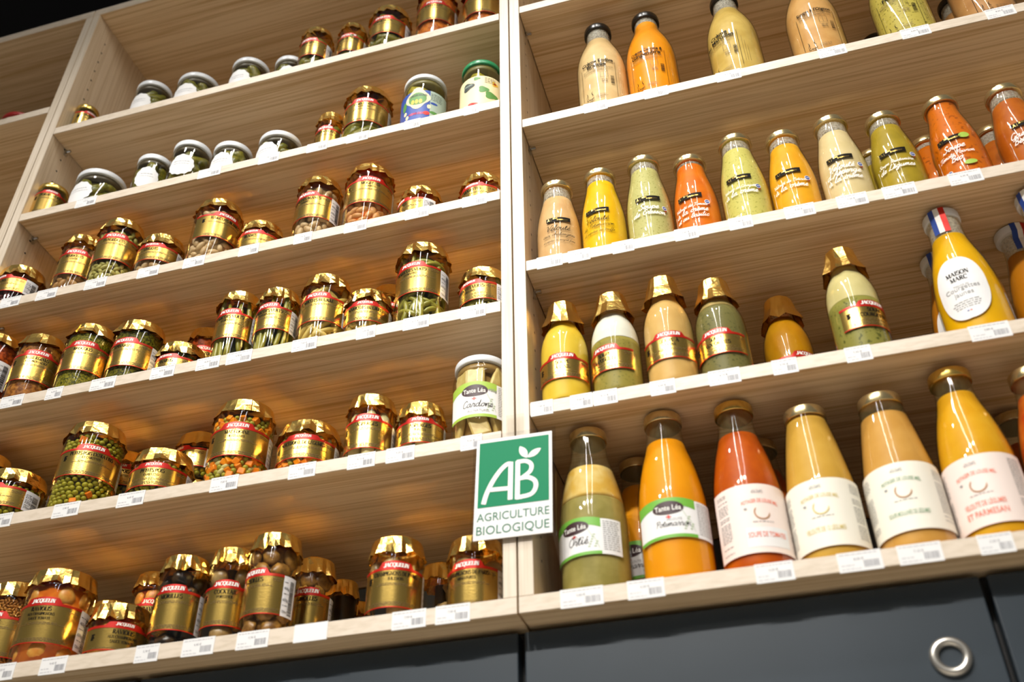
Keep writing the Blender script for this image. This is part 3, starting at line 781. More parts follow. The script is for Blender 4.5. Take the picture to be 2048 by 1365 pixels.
# kind: (part name or None, core colour, packing radius tangential, packing height, radial depth, upright tilt range)
PIECES = {'gherkin': (.0125, .03, .0105, (.0, 1.5)), 'pickle': (.017, .036, .0145, (.2, .9)), 'green_bean': (.0047, .06, .0046, (-.14, .14)), 'wax_bean': (.0062, .034, .005, (-.9, .9)),
          'curly': (.0064, .03, .006, (-1.0, 1.0)),
          'asparagus_spear': (.0096, .2, .009, (0, .02)), 'mushroom': (.0165, .026, .014, (-3, 3)), 'mushroom_slice': (.012, .018, .007, (-3, 3)), 'morel': (.012, .02, .012, (-3, 3)),
          'cardoon_piece': (.0155, .036, .005, (-.35, .35)), 'ravioli': (.016, .024, .007, (-3, 3))}
STUFF = {'peas': [('s', .0042, (160, 152, 36), (138, 132, 28))], 'peas_carrot': [('s', .0043, (162, 152, 36), (140, 132, 28)), ('c', .005, (226, 126, 10), (210, 108, 8), .05)],
         'flageolets': [('e', .0052, (176, 166, 92), (156, 148, 76))], 'white_beans': [('e', .0074, (206, 178, 136), (184, 152, 108))], 'tomato_beans': [('e', .0076, (208, 156, 100), (190, 130, 76))],
         'brown_beans': [('e', .0078, (190, 146, 92), (160, 116, 66))], 'red_onions': [('s', .006, (96, 40, 40), (60, 22, 30))], 'lentils': [('e', .0024, (190, 130, 50), (150, 94, 30))],
         'macedoine': [('s', .0042, (168, 158, 52), (148, 140, 40)), ('c', .0048, (240, 146, 10), (226, 122, 8), .33), ('e', .0052, (206, 196, 130), (186, 174, 104), .22)],
         'leaves': [('e', .006, (70, 78, 20), (38, 48, 10))], 'broccoli_florets': [('s', .0055, (88, 94, 26), (58, 66, 16))], 'aubergine_stew': [('s', .0075, (150, 92, 36), (112, 62, 22))],
         'tomato_stew': [('s', .0075, (170, 74, 20), (120, 44, 12))], 'orange_stew': [('s', .008, (196, 112, 30), (170, 88, 20))]}
MASS = {'leaves': ((112, 106, 20), (38, 38, 6), 260), 'broccoli_florets': ((142, 132, 26), (66, 66, 10), 330), 'aubergine_stew': ((172, 112, 46), (112, 62, 22), 150), 'tomato_stew': ((168, 72, 18), (96, 32, 8), 150), 'orange_stew': ((206, 118, 34), (160, 78, 18), 140)}
for k in MASS: STUFF.pop(k, None)
def fill_mass(root, kind, Ri, ztop, zbot, rnd):
    """a soft cooked mass pressed against the glass, lumpy all over"""
    c, d, sc = MASS[kind]; mb = MB(); n, rows = 60, 34; vs = [(0, 0, zbot)]
    from mathutils import noise
    off = rnd.uniform(0, 50)
    for r in range(rows+1):
        z = zbot+(ztop-zbot)*r/rows
        for k in range(n):
            a = 2*PI*k/n; p = Vector((math.sin(a)*Ri, -math.cos(a)*Ri, z))*170
            q = noise.noise(p+Vector((off, 0, 0)))*.6+noise.noise(p*2.3)*.4
            rr = Ri-.0006-.0022*max(0, min(1, .5-q)); vs.append((rr*math.sin(a), -rr*math.cos(a), z+(.003*q if r == rows else 0)))
    vs.append((0, 0, ztop)); fs = [(0, 1+(k+1) % n, 1+k) for k in range(n)]
    for r in range(rows):
        for k in range(n): a = 1+r*n+k; b = 1+r*n+(k+1) % n; fs.append((a, b, b+n, a+n))
    t = 1+rows*n; fs += [(t+k, t+(k+1) % n, len(vs)-1) for k in range(n)]
    mb.add(vs, fs, 0, True)
    mb.obj(kind, pm('mass_'+kind, c, .4, spec=.1, var=d, scale=sc, bump=.5, bscale=sc*1.3), root, kind='stuff')
def fill_jar(root, kind, R, ztop, zbot, lab, core, rnd):
    """packs the visible wall of the jar; lab = (z0, z1, half angle) hidden by the label"""
    Ri = R-.0022
    if kind in MASS: return fill_mass(root, kind, Ri, ztop, zbot, rnd)
    rc_ = Ri-.0045 if kind == 'ravioli' else Ri-PIECES[kind][2]*1.1 if kind in ('gherkin', 'pickle') else max(Ri-PIECES[kind][2]*2.3, Ri*.3) if kind in PIECES else Ri*.98-.006 if kind in STUFF else Ri
    cm = MB(); lathe(cm, [(.0001, zbot), (rc_, zbot+.0005), (rc_, ztop-.002), (.0001, ztop)], 28)
    cm.obj('brine', core, root)
    def hidden(a, z, hz):
        a = (a+PI) % (2*PI)-PI
        return lab and abs(a) < lab[2]-.12 and z-hz > lab[0]-.001 and z+hz < lab[1]+.001
    if kind in PIECES:
        pw, ph, pr, (t0, t1) = PIECES[kind]; ms = piece_meshes(kind); H = ztop-zbot
        if kind in ('asparagus_spear', 'green_bean'): ph = H
        rows = max(1, round(H/ph)); rr = Ri-pr; n = int(2*PI*rr/(2*pw))
        for r in range(rows*(2 if kind in ('wax_bean', 'curly', 'gherkin', 'mushroom_slice') else 1)):
            deep = r >= rows; r = r % rows
            for k in range(n):
                a = 2*PI*(k+.5*(r % 2)+rnd.uniform(-.2, .2))/n
                if deep: a += PI/n
                if math.cos(a) < (-.45 if not deep else 0): continue
                z = zbot+H*(r+.5)/rows+rnd.uniform(-.08, .08)*ph*(0 if kind == 'asparagus_spear' else 1)
                if hidden(a, z, ph*.45 if rows > 1 else 9): continue
                o = bpy.data.objects.new('green_bean' if kind == 'curly' else kind, rnd.choice(ms)); C.objects.link(o); o.parent = root
                tilt = rnd.uniform(t0, t1)*rnd.choice((-1, 1)) if kind in ('gherkin', 'pickle') else rnd.uniform(t0, t1)
                s = 1.0
                zl = None
                if kind in ('asparagus_spear',): zl = (H-.004)/.115
                if kind == 'green_bean': zl = (H-.006)/.082*rnd.uniform(.9, 1.05)
                Lh = {'gherkin': .016, 'pickle': .022, 'wax_bean': .02, 'curly': .018, 'cardoon_piece': .021}.get(kind, 0)
                if Lh: tilt = 0
                rad = rr-rnd.uniform(0, .0015)-(pr*1.1 if deep else 0)
                z = min(max(z, zbot+pr+Lh*abs(math.cos(tilt))), ztop-pr*.8-Lh*abs(math.cos(tilt))) if Lh else z
                mt = Matrix.Rotation(a, 4, 'Z') @ Matrix.Translation((0, -rad, z)) @ Matrix.Rotation(tilt, 4, 'Y')
                if kind in ('mushroom', 'morel'): mt = mt @ Matrix.Rotation(rnd.uniform(0, 3), 4, 'X')
                if kind == 'mushroom_slice': mt = mt @ Matrix.Rotation(rnd.uniform(-.3, .3), 4, 'X')
                if zl: mt = mt @ Matrix.Diagonal((1, 1, zl, 1))
                o.matrix_local = mt
    elif kind in STUFF:
        spec = STUFF[kind]; pr = spec[0][1]; mats = [pm('%s_%d' % (kind, i), s[2], .35, spec=.2, var=s[3], scale=60) for i, s in enumerate(spec)]
        mb = MB(); lay = 2 if pr < .006 else 1
        for L in range(lay):
            rr = Ri-pr*(1.0+1.5*L); z = zbot+pr+(pr if L else 0); row = 0
            while z < ztop-pr*.6:
                n = int(2*PI*rr/(pr*2.08))
                for k in range(n):
                    a = 2*PI*(k+.5*(row % 2)+rnd.uniform(-.16, .16))/n
                    if math.cos(a) < -.4 or hidden(a, z, pr): continue
                    u = rnd.random(); mi = 0
                    if len(spec) > 1:
                        acc = 0
                        for i, s in enumerate(spec[1:], 1):
                            acc += s[4]
                            if u < acc: mi = i; break
                    s = spec[mi]; q = rnd.uniform(.86, 1.12)*s[1]
                    zz = z+rnd.uniform(-.2, .2)*pr
                    if zz > ztop-q: continue
                    mt = Matrix.Rotation(a, 4, 'Z') @ Matrix.Translation((0, -min(rr+rnd.uniform(-.1, .1)*pr, Ri-q*.9), zz))
                    if s[0] == 's': put_geo(mb, PEA, mt @ Matrix.Rotation(rnd.uniform(0, 3), 4, 'X') @ Matrix.Diagonal((q, q, q*.94, 1)), mi)
                    elif s[0] == 'e': put_geo(mb, PEA, mt @ Matrix.Rotation(rnd.uniform(-1.5, 1.5), 4, 'Y') @ Matrix.Diagonal((q*1.4, q*.75, q*.78, 1)), mi)
                    else: put_geo(mb, CUBE, mt @ Euler((rnd.uniform(0, 3), rnd.uniform(0, 3), 0)).to_matrix().to_4x4() @ Matrix.Diagonal((q, q, q, 1)), mi, False)
                z += pr*1.72; row += 1
        mb.obj(kind if kind[-1] == 's' or kind in ('macedoine',) else kind, mats, root, kind='stuff')
CUBE = cubeg(1)

# ------------------------------------------------------------------ foil caps, jars
def foil_cap(root, rc, H, drop, flare, seed, R=None, n=15, deep=None, neck=None):
    """crumpled gold foil pressed over a lid: flat crown, pleated skirt with a ragged hem"""
    rnd = random.Random(seed); mb = MB(); N = n*2
    ang = []
    for k in range(n):
        a0 = 2*PI*(k+rnd.uniform(-.22, .22))/n
        ang += [a0, a0+2*PI/n*rnd.uniform(.45, .6)]
    crown = [(rc*.5, H-.0004), (rc*.86, H)]
    vs = [(0, 0, H-.0002+rnd.uniform(-.0004, .0004))]; rings = []
    def ring(fn):
        ids = []
        for k, a in enumerate(ang):
            r, z = fn(k, a); ids.append(len(vs)); vs.append((r*math.sin(a), -r*math.cos(a), z))
        rings.append(ids)
    ring(lambda k, a: (rc*.6, H+rnd.uniform(-.0003, .0002)))
    ring(lambda k, a: (rc*.95, H+rnd.uniform(-.0003, .0002)))
    d = [(.0024 if k % 2 else -.0012)*rnd.uniform(.3, 1.3)+rnd.uniform(-.0008, .001) for k in range(N)]
    hem = [rnd.uniform(-.0022, .003) for _ in range(N)]
    for k in range(N):
        if rnd.random() < .13: d[k] += rnd.uniform(.0015, .004); hem[k] -= rnd.uniform(.001, .004)      # loose corners of the sheet
    ring(lambda k, a: (rc+d[k]*.12, H-.0018))
    ring(lambda k, a: (rc+flare*.3+d[k]*.5, H-drop*.5))
    ring(lambda k, a: (rc+flare+d[k], H-drop+hem[k]))
    for k in range(N):
        mb.f.append((0, rings[0][k], rings[0][(k+1) % N])); mb.m.append(1); mb.sm.append(False)
    for q, (a, b) in enumerate(zip(rings, rings[1:])):
        for k in range(N):
            j = (k+1) % N; tr = q >= 3 and rnd.random() < .2
            for f in ([(a[k], b[k], b[j]), (a[k], b[j], a[j])] if tr else [(a[k], b[k], b[j], a[j])]):
                mb.f.append(f); mb.m.append(1 if q == 0 else 0); mb.sm.append(False)
    mb.v = vs
    o = mb.obj('foil_cap', [FOIL, FOIL_TOP], root); return o
def glass_part(root, prof, name='glass_jar', n=44):
    mb = MB(); lathe(mb, prof, n); return mb.obj(name, GLASS, root)
def screw_lid(root, rc, H, h, mat, label=None):
    mb = MB(); lathe(mb, [(.0001, H-h), (rc*.93, H-h), (rc*.985, H-h), (rc, H-h+.0012), (rc, H-.0022), (rc*.985, H-.0008), (rc*.94, H), (rc*.86, H-.0008), (.0001, H-.0008)], 44)
    o = mb.obj('lid', mat, root)
    if label: o['label'] = label
    return o
def text_block(mb, lines, zt, rad, off, mi, w, cap=.0056, sec=.0036, gap=.0024):
    z = zt
    for i, t in enumerate(lines):
        h = cap if i == 0 or len(lines[0]) < 7 else sec
        if t.startswith('~'): h = sec; t = t[1:]
        z -= h; put(mb, serif(t, 1.15), h, 0, z, rad, off, mi, maxw=w); z -= gap
    return z
def jacq_label(root, R, z0, z1, lines, seed, brand=True, sticker=True, prof=None, ban=.0085, amax=1.38, side=1):
    """gold paper label with a red border, a raised red banner and black serif lettering"""
    rnd = random.Random(seed); rad = rad_of(prof) if prof else (lambda z: R)
    ab = .60*min(1.0, .040/R)
    mb = MB()
    strip(mb, -amax, 1.2, z0, z1, rad, .0005, 0)
    o = mb.obj('label', [GOLD, BLACK, MICRO], root)
    # red border and banner
    bump = lambda a: z1+ban*(1-min(1, max(0, (abs(a)-ab*.84)/(ab*.22)))**1.0)*(1-.22*(a/ab)**2) if abs(a) < ab*1.06 else z1
    rb = MB()
    strip(rb, -amax, 1.2, lambda a: z1-.0034, lambda a: bump(a), rad, .0008, 0, n=96)
    bb = MB(); strip(bb, -amax, 1.2, z0, z0+.0013, rad, .0008, 0); bb.obj('red_border', RED, o)
    put(rb, serif('JACQUELIN', 1.75, .12), .0052*min(1, ban/.0085+.1), 0, z1+ban*.05, rad, .0011, 1, maxw=2*ab*R*.9, arch=1.6)
    for k in range(26):
        a = ab*1.2+k*.03
        if a < 1.15: rect(rb, a*R, a*R+.0004, z1-.0022, z1-.0014, rad, .0011, 2, 1)
    rb.obj('red_band', [RED, WHITE, GOLD], o)
    tx = MB(); W = 2*ab*R*1.35
    z = text_block(tx, lines, z1-.0052, rad, .0009, 0, W)
    for q, zz in ((.45, z-.0022), (.62, z-.0042)):
        if zz > z0+.009: micro(tx, -W*q*.8, W*q, zz, .0007, rad, .0009, 1, rnd=rnd, centre=True)
    for zz in (z0+.0064, z0+.0046, z0+.0029):
        if zz < z-.0045: micro(tx, -W*.66, W*.72, zz, .0007, rad, .0009, 1, rnd=rnd, centre=True)
    micro(tx, .78*R, 1.12*R, z1-.0075, .0008, rad, .0009, 1, rnd=rnd); micro(tx, .8*R, 1.12*R, z1-.0098, .0008, rad, .0009, 1, rnd=rnd)
    sx = -ab*R*1.75
    for r in range(4):
        rect(tx, sx, sx+.0052-.0012*(r % 2), z1-.0125-.0022*r, z1-.0109-.0022*r, rad, .0009, 0, 2)
    tx.obj('lettering', [BLACK, MICRO], o)
    if sticker:
        sm = MB(); strip(sm, 1.2, 1.78, z0, z1-.0005, rad, .0006, 0, n=10)
        xa, xb = 1.24*R, 1.74*R; xm = xa+(xb-xa)*.42
        zz = z1-.004
        wts = ('215g', '330g', '370ml') if z1-z0 < .036 else ('400g', '650g', '720ml')
        st = (z1-z0-.008)/3
        for q, t in enumerate(wts):
            zb = z1-.005-st*(q+1)
            micro(sm, xa, xm, zb+st*.72, .0007, rad, .001, 1, rnd=rnd); put(sm, sans(t), min(st*.5, .0044), (xa+xm)/2, zb+st*.1, rad, .001, 1, maxw=(xm-xa)*1.05)
        bars(sm, xm+.001, xb-.002, z0+.003, z1-.006, rad, .001, 1, vert=False, seed=seed)
        so = sm.obj('barcode_sticker', [STICK, BLACK], o); so['label'] = 'white sticker with barcode'
    return o
def jar_prof(R, H, neck=.88, sh=.026):
    zs = H-sh
    return [(.0001, .0015), (R*.86, .0012), (R*.94, .0), (R*.985, .0025), (R, .006), (R, zs-.004), (R*.985, zs), (R*.94, zs+.004), (R*neck, zs+.008), (R*neck, H-.003)]
def place(pos, R):
    s, x, y = pos[0], pos[1], pos[2]
    return x, y, SH[s]+.0002
def view_az(x, y): return math.atan2(-x, 1.064+y)
GR = 'gold foil capped jars on the left shelves'
SEED = [100]
def gold_jar(id, label, kind, core, lines, rot, dtop=None, dbot=None, sticker=True, drop=.024, flare=.0012, name='preserve_jar', zoff=0.0, group=GR):
    s, x, y, H, R, rc = P[id]
    small = H < .1
    dtop = dtop or (.034 if small else .051); dbot = dbot or (.067 if small else .097)
    SEED[0] += 1; rnd = random.Random(SEED[0])
    e = empty(name, label, 'jar', (x, y, SH[s]+.0003+zoff), view_az(x, y)+math.radians(rot), group)
    glass_part(e, jar_prof(R, H, rc/R*.95, drop-.002))
    foil_cap(e, rc, H, drop, flare+max(0, R-rc), SEED[0], n=rnd.choice((15, 16, 18)))
    z1, z0 = H-dtop, max(H-dbot, .006)
    jacq_label(e, R, z0, z1, lines, SEED[0], sticker=sticker, ban=.0085 if not small else .0055)
    fill_jar(e, kind, R, H-drop+.0005, .004, (z0, z1, 1.2), core, rnd)
    return e
def brine_top(e, R, H, rc, h, mat):
    mb = MB(); r = rc*.9; lathe(mb, [(.0001, H-h-.012), (min(r, R-.004), H-h-.012), (r, H-h-.006), (r, H-h-.0004), (.0001, H-h-.0003)], 32); mb.obj('brine_surface', mat, e)
def scallop(n, amt): return lambda a: 1+amt*math.cos(n*a)
def olive_jar(id, label, rot, lid=WLID, kind='gherkin', group='white-lidded pickle jars'):
    s, x, y, H, R, rc = P[id]; SEED[0] += 1; rnd = random.Random(SEED[0])
    e = empty('pickle_jar', label, 'jar', (x, y, SH[s]+.0003), view_az(x, y)+math.radians(rot), group)
    glass_part(e, jar_prof(R, H, rc/R*.96, .02)); screw_lid(e, rc, H, .0125, lid)
    fill_jar(e, kind, R*.985, H-.0145, .004, None, BRINE, rnd)
    brine_top(e, R, H, rc, .0128, BRINE)
    mb = MB(); rad = lambda z: R
    zc = (H-.024)*.48
    patch(mb, 0, zc, min(R*.66, .027), min(.027, zc-.005), rad, .0006, 0, n=60, wob=scallop(12, .035))
    for i in range(2): micro(mb, -R*.42, R*.42, zc+.008-.006*i, .0016 if i < 1 else .0009, rad, .001, 1, rnd=rnd, centre=True)
    mb.obj('label', [PAPER, pm('pale_grey_print', (186, 188, 192), .6)], e)
    return e
GJ = 'large soup bottles on the bottom right shelf'
def bottle_common(id, name, label, prof, soup, rot, fill_z, lid=GOLD_LID, rc=None, lidh=.014, group=None, soup2=None, split=None, H=None, lidlabel=None):
    s, x, y, H0, R, rc0 = P[id]; H = H or H0
    e = empty(name, label, 'bottle', (x, y, SH[s]+.0003), view_az(x, y)+math.radians(rot), group)
    glass_part(e, prof, 'glass_bottle')
    rad = rad_of(prof)
    def inner(z): return max(.001, rad(z)-.0016)
    zs = sorted(set([.004]+[z for r, z in prof if .004 < z < fill_z]+[fill_z]+[fill_z*k/14 for k in range(1, 14)]))
    zs = [z for z in zs if .004 <= z <= fill_z]
    if soup2:
        lo = [z for z in zs if z < split]+[split]; hi = [split]+[z for z in zs if z > split]
        mb = MB(); lathe(mb, [(.0001, lo[0])]+[(inner(z), z) for z in lo]+[(.0001, split)], 40); mb.obj('soup', soup, e)
        mb = MB(); lathe(mb, [(.0001, split+.0004)]+[(inner(z), z+.0004) for z in hi]+[(.0001, fill_z+.0006)], 40); o = mb.obj('cream_layer', soup2, e); o['label'] = 'paler layer floating on the soup'
    else:
        mb = MB(); lathe(mb, [(.0001, zs[0])]+[(inner(z), z) for z in zs]+[(.0001, fill_z+.0002)], 40); mb.obj('soup', soup, e)
    if H-.012-fill_z > .006:
        mb = MB(); lathe(mb, [(inner(fill_z+(H-.013-fill_z)*k/6), fill_z+(H-.013-fill_z)*k/6) for k in range(7)], 32); mb.obj('soup_residue', FILM2 if group == GJ else FILM, e)
    if lid is not None: screw_lid(e, rc or rc0, H, lidh, lid, lidlabel)
    return e, rad, H, R
def badge(mb, x, z, r, rad, off, mb_blue, mi_white, mi_red):
    patch(mb, x+r*.35, z-r*.9, r*.45, r*.6, rad, off, mi_red, n=12, rings=1)
    patch(mb, x, z, r, r, rad, off+.0002, mi_white, n=18, rings=1)
    patch(mb, x, z, r*.78, r*.78, rad, off+.0004, mb_blue, n=18, rings=1)
    rect(mb, x-r*.5, x+r*.5, z-r*.12, z+r*.12, rad, off+.0006, mi_white, 1)
BLUE = pm('blue_print', (40, 74, 160), .5); GREEN = pm('green_print', (112, 178, 62), .5); LIME = pm('lime_print', (164, 196, 74), .5)
PLUM = pm('plum_print', (56, 28, 34), .5); SALMON = pm('salmon_print', (236, 120, 92), .5); SAGE = pm('sage_print', (122, 158, 122), .5); OCHRE = pm('ochre_print', (206, 186, 110), .5)
TWIG = pm('twig_print', (176, 196, 160), .6); BROWNP = pm('brown_print', (176, 128, 84), .6)

# ------------------------------------------------------------------ bottles
def p_creme(R, H):
    k = H/.253
    return [(.0001, .002), (R*.88, .001), (R*.95, 0), (R, .006), (R, .127*k), (R*.985, .142*k), (R*.945, .156*k), (R*.875, .17*k), (R*.77, .185*k), (R*.64, .2*k), (R*.54, .213*k), (R*.5, .225*k), (R*.49, .25*k)]
def p_small(R, H):
    k = H/.185
    return [(.0001, .002), (R*.88, .001), (R*.95, 0), (R, .005), (R, .076*k), (R*.98, .09*k), (R*.935, .105*k), (R*.865, .12*k), (R*.78, .135*k), (R*.7, .149*k), (R*.655, .16*k), (R*.64, .168*k), (R*.64, .182*k)]
def p_dome(R, H):
    k = H/.18
    return [(.0001, .002), (R*.88, .001), (R*.95, 0), (R, .005), (R, .09*k), (R*.975, .104*k), (R*.91, .115*k), (R*.8, .126*k), (R*.66, .136*k), (R*.56, .144*k), (R*.52, .155*k), (R*.52, .176*k)]
def p_tall(R, H):
    k = H/.238
    return [(.0001, .002), (R*.88, .001), (R*.95, 0), (R, .006), (R, .1*k), (R*.98, .116*k), (R*.935, .132*k), (R*.85, .153*k), (R*.755, .17*k), (R*.65, .185*k), (R*.565, .2*k), (R*.53, .213*k), (R*.53, .235*k)]
def p_cone(R, H):
    k = H/.213
    return [(.0001, .002), (R*.88, .001), (R*.95, 0), (R, .006), (R, .096*k), (R*.985, .104*k), (R*.95, .116*k), (R*.88, .136*k), (R*.79, .16*k), (R*.69, .182*k), (R*.64, .192*k), (R*.6, .2*k), (R*.59, .21*k)]
def p_marc(R, H):
    k = H/.225
    return [(.0001, .002), (R*.86, .001), (R*.94, 0), (R, .007), (R, .08*k), (R*.95, .106*k), (R*.84, .133*k), (R*.67, .16*k), (R*.57, .178*k), (R*.54, .192*k), (R*.54, .222*k)]

def soup_mat(name, c, c2=None, sc=30, speck=False): return pm('soup_'+name, tuple(int(v*.93) for v in c), .4, var=tuple(int(v*.93) for v in c2) if c2 else None, scale=sc, spec=.12, lo=.58 if speck else .38, hi=.66 if speck else .62)

GC = 'tall printed soup bottles on the top right shelf'
def creme_bottle(id, label, soup, rot, lines, lid=BKLID, fill=.83, lid2=None, logo_side=-1):
    s, x, y, H, R, rc = P[id]; R = .0432; H = .253; P[id] = (s, x, y, H, R, .0243)
    pr = p_creme(R, H)
    e, rad, H, R = bottle_common(id, 'soup_bottle', label, pr, soup, rot, H*fill, lid, .0243, .013, GC)
    SEED[0] += 1; rnd = random.Random(SEED[0]); mb = MB(); o = .0006
    z = .116
    for i, t in enumerate(lines):
        put(mb, sans(t, .03), .0082, -.0015*i, z, rad, o, 0, maxw=.056); z -= .0105
    z += .006
    for k in range(4): micro(mb, -.026, .026-(.008 if k > 1 else 0), z-.0024*k, .0008, rad, o, 1, rnd=rnd)
    rect(mb, -.031, -.0303, .032, .112, rad, o, 0, 1); rect(mb, .0305, .0311, .026, .116, rad, o, 0, 1)
    x0, zb = .004, z-.027
    for a, b, c, d in ((x0, x0+.013, zb, zb+.0005), (x0, x0+.013, zb+.014, zb+.0145), (x0, x0+.0005, zb, zb+.0145), (x0+.0125, x0+.013, zb, zb+.0145), (x0+.006, x0+.0064, zb, zb+.0145)):
        rect(mb, a, b, c, d, rad, o, 1, 2)
    for k in range(3): micro(mb, .006, .016, zb-.006-.0028*k, .0011, rad, o, 1, rnd=rnd)
    bars(mb, .021, .027, zb-.016, zb+.004, rad, o, 0, vert=False, seed=SEED[0])
    put(mb, script('Soup', .2), .007, -.018, .024, rad, o, 0)
    for sx, a0 in ((-.024, 0), (-.010, PI)):
        vs = []; fs = []; ribbon([(sx+.003*math.sin(a0+t*.7), (.033+t*.003)) for t in range(5)], [.0006, .001, .0012, .0008, .0003], vs, fs); mb.add(wrap(vs, rad, o), fs, 0)
    for k in range(3): micro(mb, -.006, .014, .031-.0024*k, .0008, rad, o, 1, rnd=rnd, centre=True)
    for k in range(3): rect(mb, .036+.004*k, .0364+.004*k, .035, .1-.012*k, rad, o, 1, 1)
    mb.obj('lettering', [BLACK, MICRO], e)
    return e
BK_LID = pm('dark_green_lid', (20, 20, 16), .3)
creme_bottle('G1', 'cream beige soup bottle with black cap, first from the left on its shelf', soup_mat('endive', (238, 206, 150), (226, 190, 134)), -9, ['Crème Endive', 'Braisée'])
creme_bottle('G2', 'bright orange carrot soup bottle with a black cap and black lettering', soup_mat('carrot', (250, 158, 10), (246, 150, 14)), -8, ['Crème Carotte &', 'Gingembre'], fill=.9)
creme_bottle('G3', 'pale yellow cheese soup bottle with black lettering, beside the bright orange one', soup_mat('maroilles', (222, 190, 104), (206, 172, 84)), -28, ['Crème', 'au Maroilles'])
creme_bottle('G4', 'tan onion soup bottle with black lettering, cap out of frame', soup_mat('onion', (226, 176, 108), (214, 160, 92)), 10, ["Soupe à l'Oignon"], fill=.8)
creme_bottle('G5', 'greenish yellow fennel soup bottle speckled with herbs, on the top shelf', soup_mat('fennel', (206, 188, 88), (140, 128, 46), 220, True), -2, ['Crème', 'Fenouil'])
creme_bottle('G6', 'brownish tan soup bottle in the top right corner of the picture', soup_mat('mushroom', (204, 150, 92), (190, 134, 78)), 28, ['Velouté', 'Forestier'])
for id, lb in (('G7', 'black-capped bottle standing far back behind the fennel soup, cap showing'), ('G8', 'black-capped bottle standing far back behind the top right corner bottle')):
    s, x, y, H, R, rc = P[id]; P[id] = (s, x, y, .253, .044, .0243)
    bottle_common(id, 'soup_bottle', lb, p_creme(.044, .253), soup_mat('mushroom', (204, 150, 92)), 0, .21, BKLID, .0243, .013, GC)

GH = 'half litre soup bottles with black nameplates'
def velo_bottle(id, label, soup, rot, lines, ink=WHITE, fill=.84, plate=True, bx=.021, bz=None, leaf=False, maxw=.05, big=.0105, ring=True):
    s, x, y, H, R, rc = P[id]; R = .0346; P[id] = (s, x, y, H, R, .0252)
    pr = p_small(R, H)
    e, rad, H, R = bottle_common(id, 'soup_bottle', label, pr, soup, rot, H*fill, SILVER_LID, .0252, .0108, GH)
    SEED[0] += 1; rnd = random.Random(SEED[0]); o = .0006; zt = H*.425
    if plate:
        mb = MB()
        pts = [(-.0185, zt), (.0185, zt)]
        rect(mb, -.0185, .0185, zt, zt+.0088, rad, o, 0, 8)
        put(mb, serif('A', 1.3), .0052, -.0145, zt+.0018, rad, o+.0004, 1); rect(mb, -.0108, -.0105, zt+.0012, zt+.0076, rad, o+.0004, 1, 1)
        put(mb, serif('JEAN', 1.4), .0027, -.0048, zt+.0049, rad, o+.0004, 1); put(mb, serif("D'AUDIGNAC", 1.4), .0025, .0062, zt+.0015, rad, o+.0004, 1, maxw=.02)
        if leaf: patch(mb, .0185, zt+.004, .007, .0055, rad, o+.0003, 2, n=18, rings=1)
        mb.obj('nameplate', [BLACK, GOLD, LIME], e)
    mb = MB(); z = zt-.0178
    for i, t in enumerate(lines):
        hh = big if i == 0 or len(lines[i]) < 17 else big*.62
        put(mb, script(t, .25 if ink is WHITE else .17), hh, 0, z, rad, o, 0, maxw=maxw, even=1); z -= hh*1.05
    if ink is WHITE:
        for k in range(12): rect(mb, -.0285+.0004*math.sin(k), -.0277, .02+.003*k, .0222+.003*k, rad, o, 0, 1)
        put(mb, sans('49cl - 500ml'), .0028, -.016, .0115, rad, o, 0)
    mb.obj('lettering', [ink], e)
    if bz is not None:
        mb = MB(); badge(mb, bx, bz, .0042, rad, o, 0, 1, 2); 
        if leaf: patch(mb, .014, .028, .0085, .0042, rad, o, 3, n=18, rings=1)
        mb.obj('badge', [BLUE, WHITE, RED, LIME], e)
    if ring:
        mb = MB(); zr = H*fill+.001; rr = rad(zr)
        for k in range(40):
            a = -1.4+2.8*k/40
            if rnd.random() < .55: rect(mb, a*rr, a*rr+.0011, zr+rnd.uniform(-.0008, .001), zr+.0016+rnd.uniform(0, .001), rad, -.001, 0, 1)
        mb.obj('soup_flecks', [pm('herb_flecks', (96, 84, 40), .6)], e, kind='stuff')
    return e
velo_bottle('H1', 'beige chestnut soup bottle with black script, first of its row beside the upright', soup_mat('chestnut', (226, 184, 130), (214, 168, 112)), 0, ['Velouté', 'aux châtaignes', 'et pépites de magret fumé'], BLACK, .8)
velo_bottle('H2', 'deep yellow pumpkin soup bottle with black script lettering', soup_mat('pumpkin', (250, 196, 14), (242, 184, 10)), -15, ['Velouté', 'de Potimarron', 'et pépites de truffe'], BLACK, .86)
velo_bottle('H3', 'pale green watercress soup bottle with white script, beside the small orange tomato one', soup_mat('cress', (198, 192, 122), (158, 154, 80), 340, True), 0, ['Soupe', 'de Cresson'], WHITE, .86, bz=.066, bx=.024)
velo_bottle('H4', 'orange tomato soup bottle with white script between two pale green ones', soup_mat('tomato', (236, 124, 16), (224, 108, 12)), -13, ['Velouté de Tomate', 'à la crème', 'et au basilic'], WHITE, .9, bz=.066, bx=.025)
velo_bottle('H5', 'pale yellow-green courgette soup bottle with white script lettering', soup_mat('courgette', (216, 206, 110), (178, 172, 78), 300, True), -8, ['Velouté de Courgette', 'à la crème'], WHITE, .84, bz=.064, bx=.026)
velo_bottle('H6', 'yellow-orange pumpkin soup bottle with white script and tricolour badge', soup_mat('potiron', (252, 182, 36), (246, 170, 28)), -6, ['Velouté de Potiron', 'à la crème'], WHITE, .84, bz=.064, bx=.026)
velo_bottle('H7', 'creamy white asparagus soup bottle with white script lettering', soup_mat('asparagus', (238, 216, 164), (230, 206, 150)), 0, ['Velouté', "d'Asperge", 'à la crème'], WHITE, .82, bz=.066, bx=.026)
velo_bottle('H8', 'olive green vegetable soup bottle with white script lettering', soup_mat('printaniere', (184, 158, 44), (166, 142, 36)), 0, ['Soupe Printanière', 'de Légumes'], WHITE, .84, bz=.068, bx=.026)
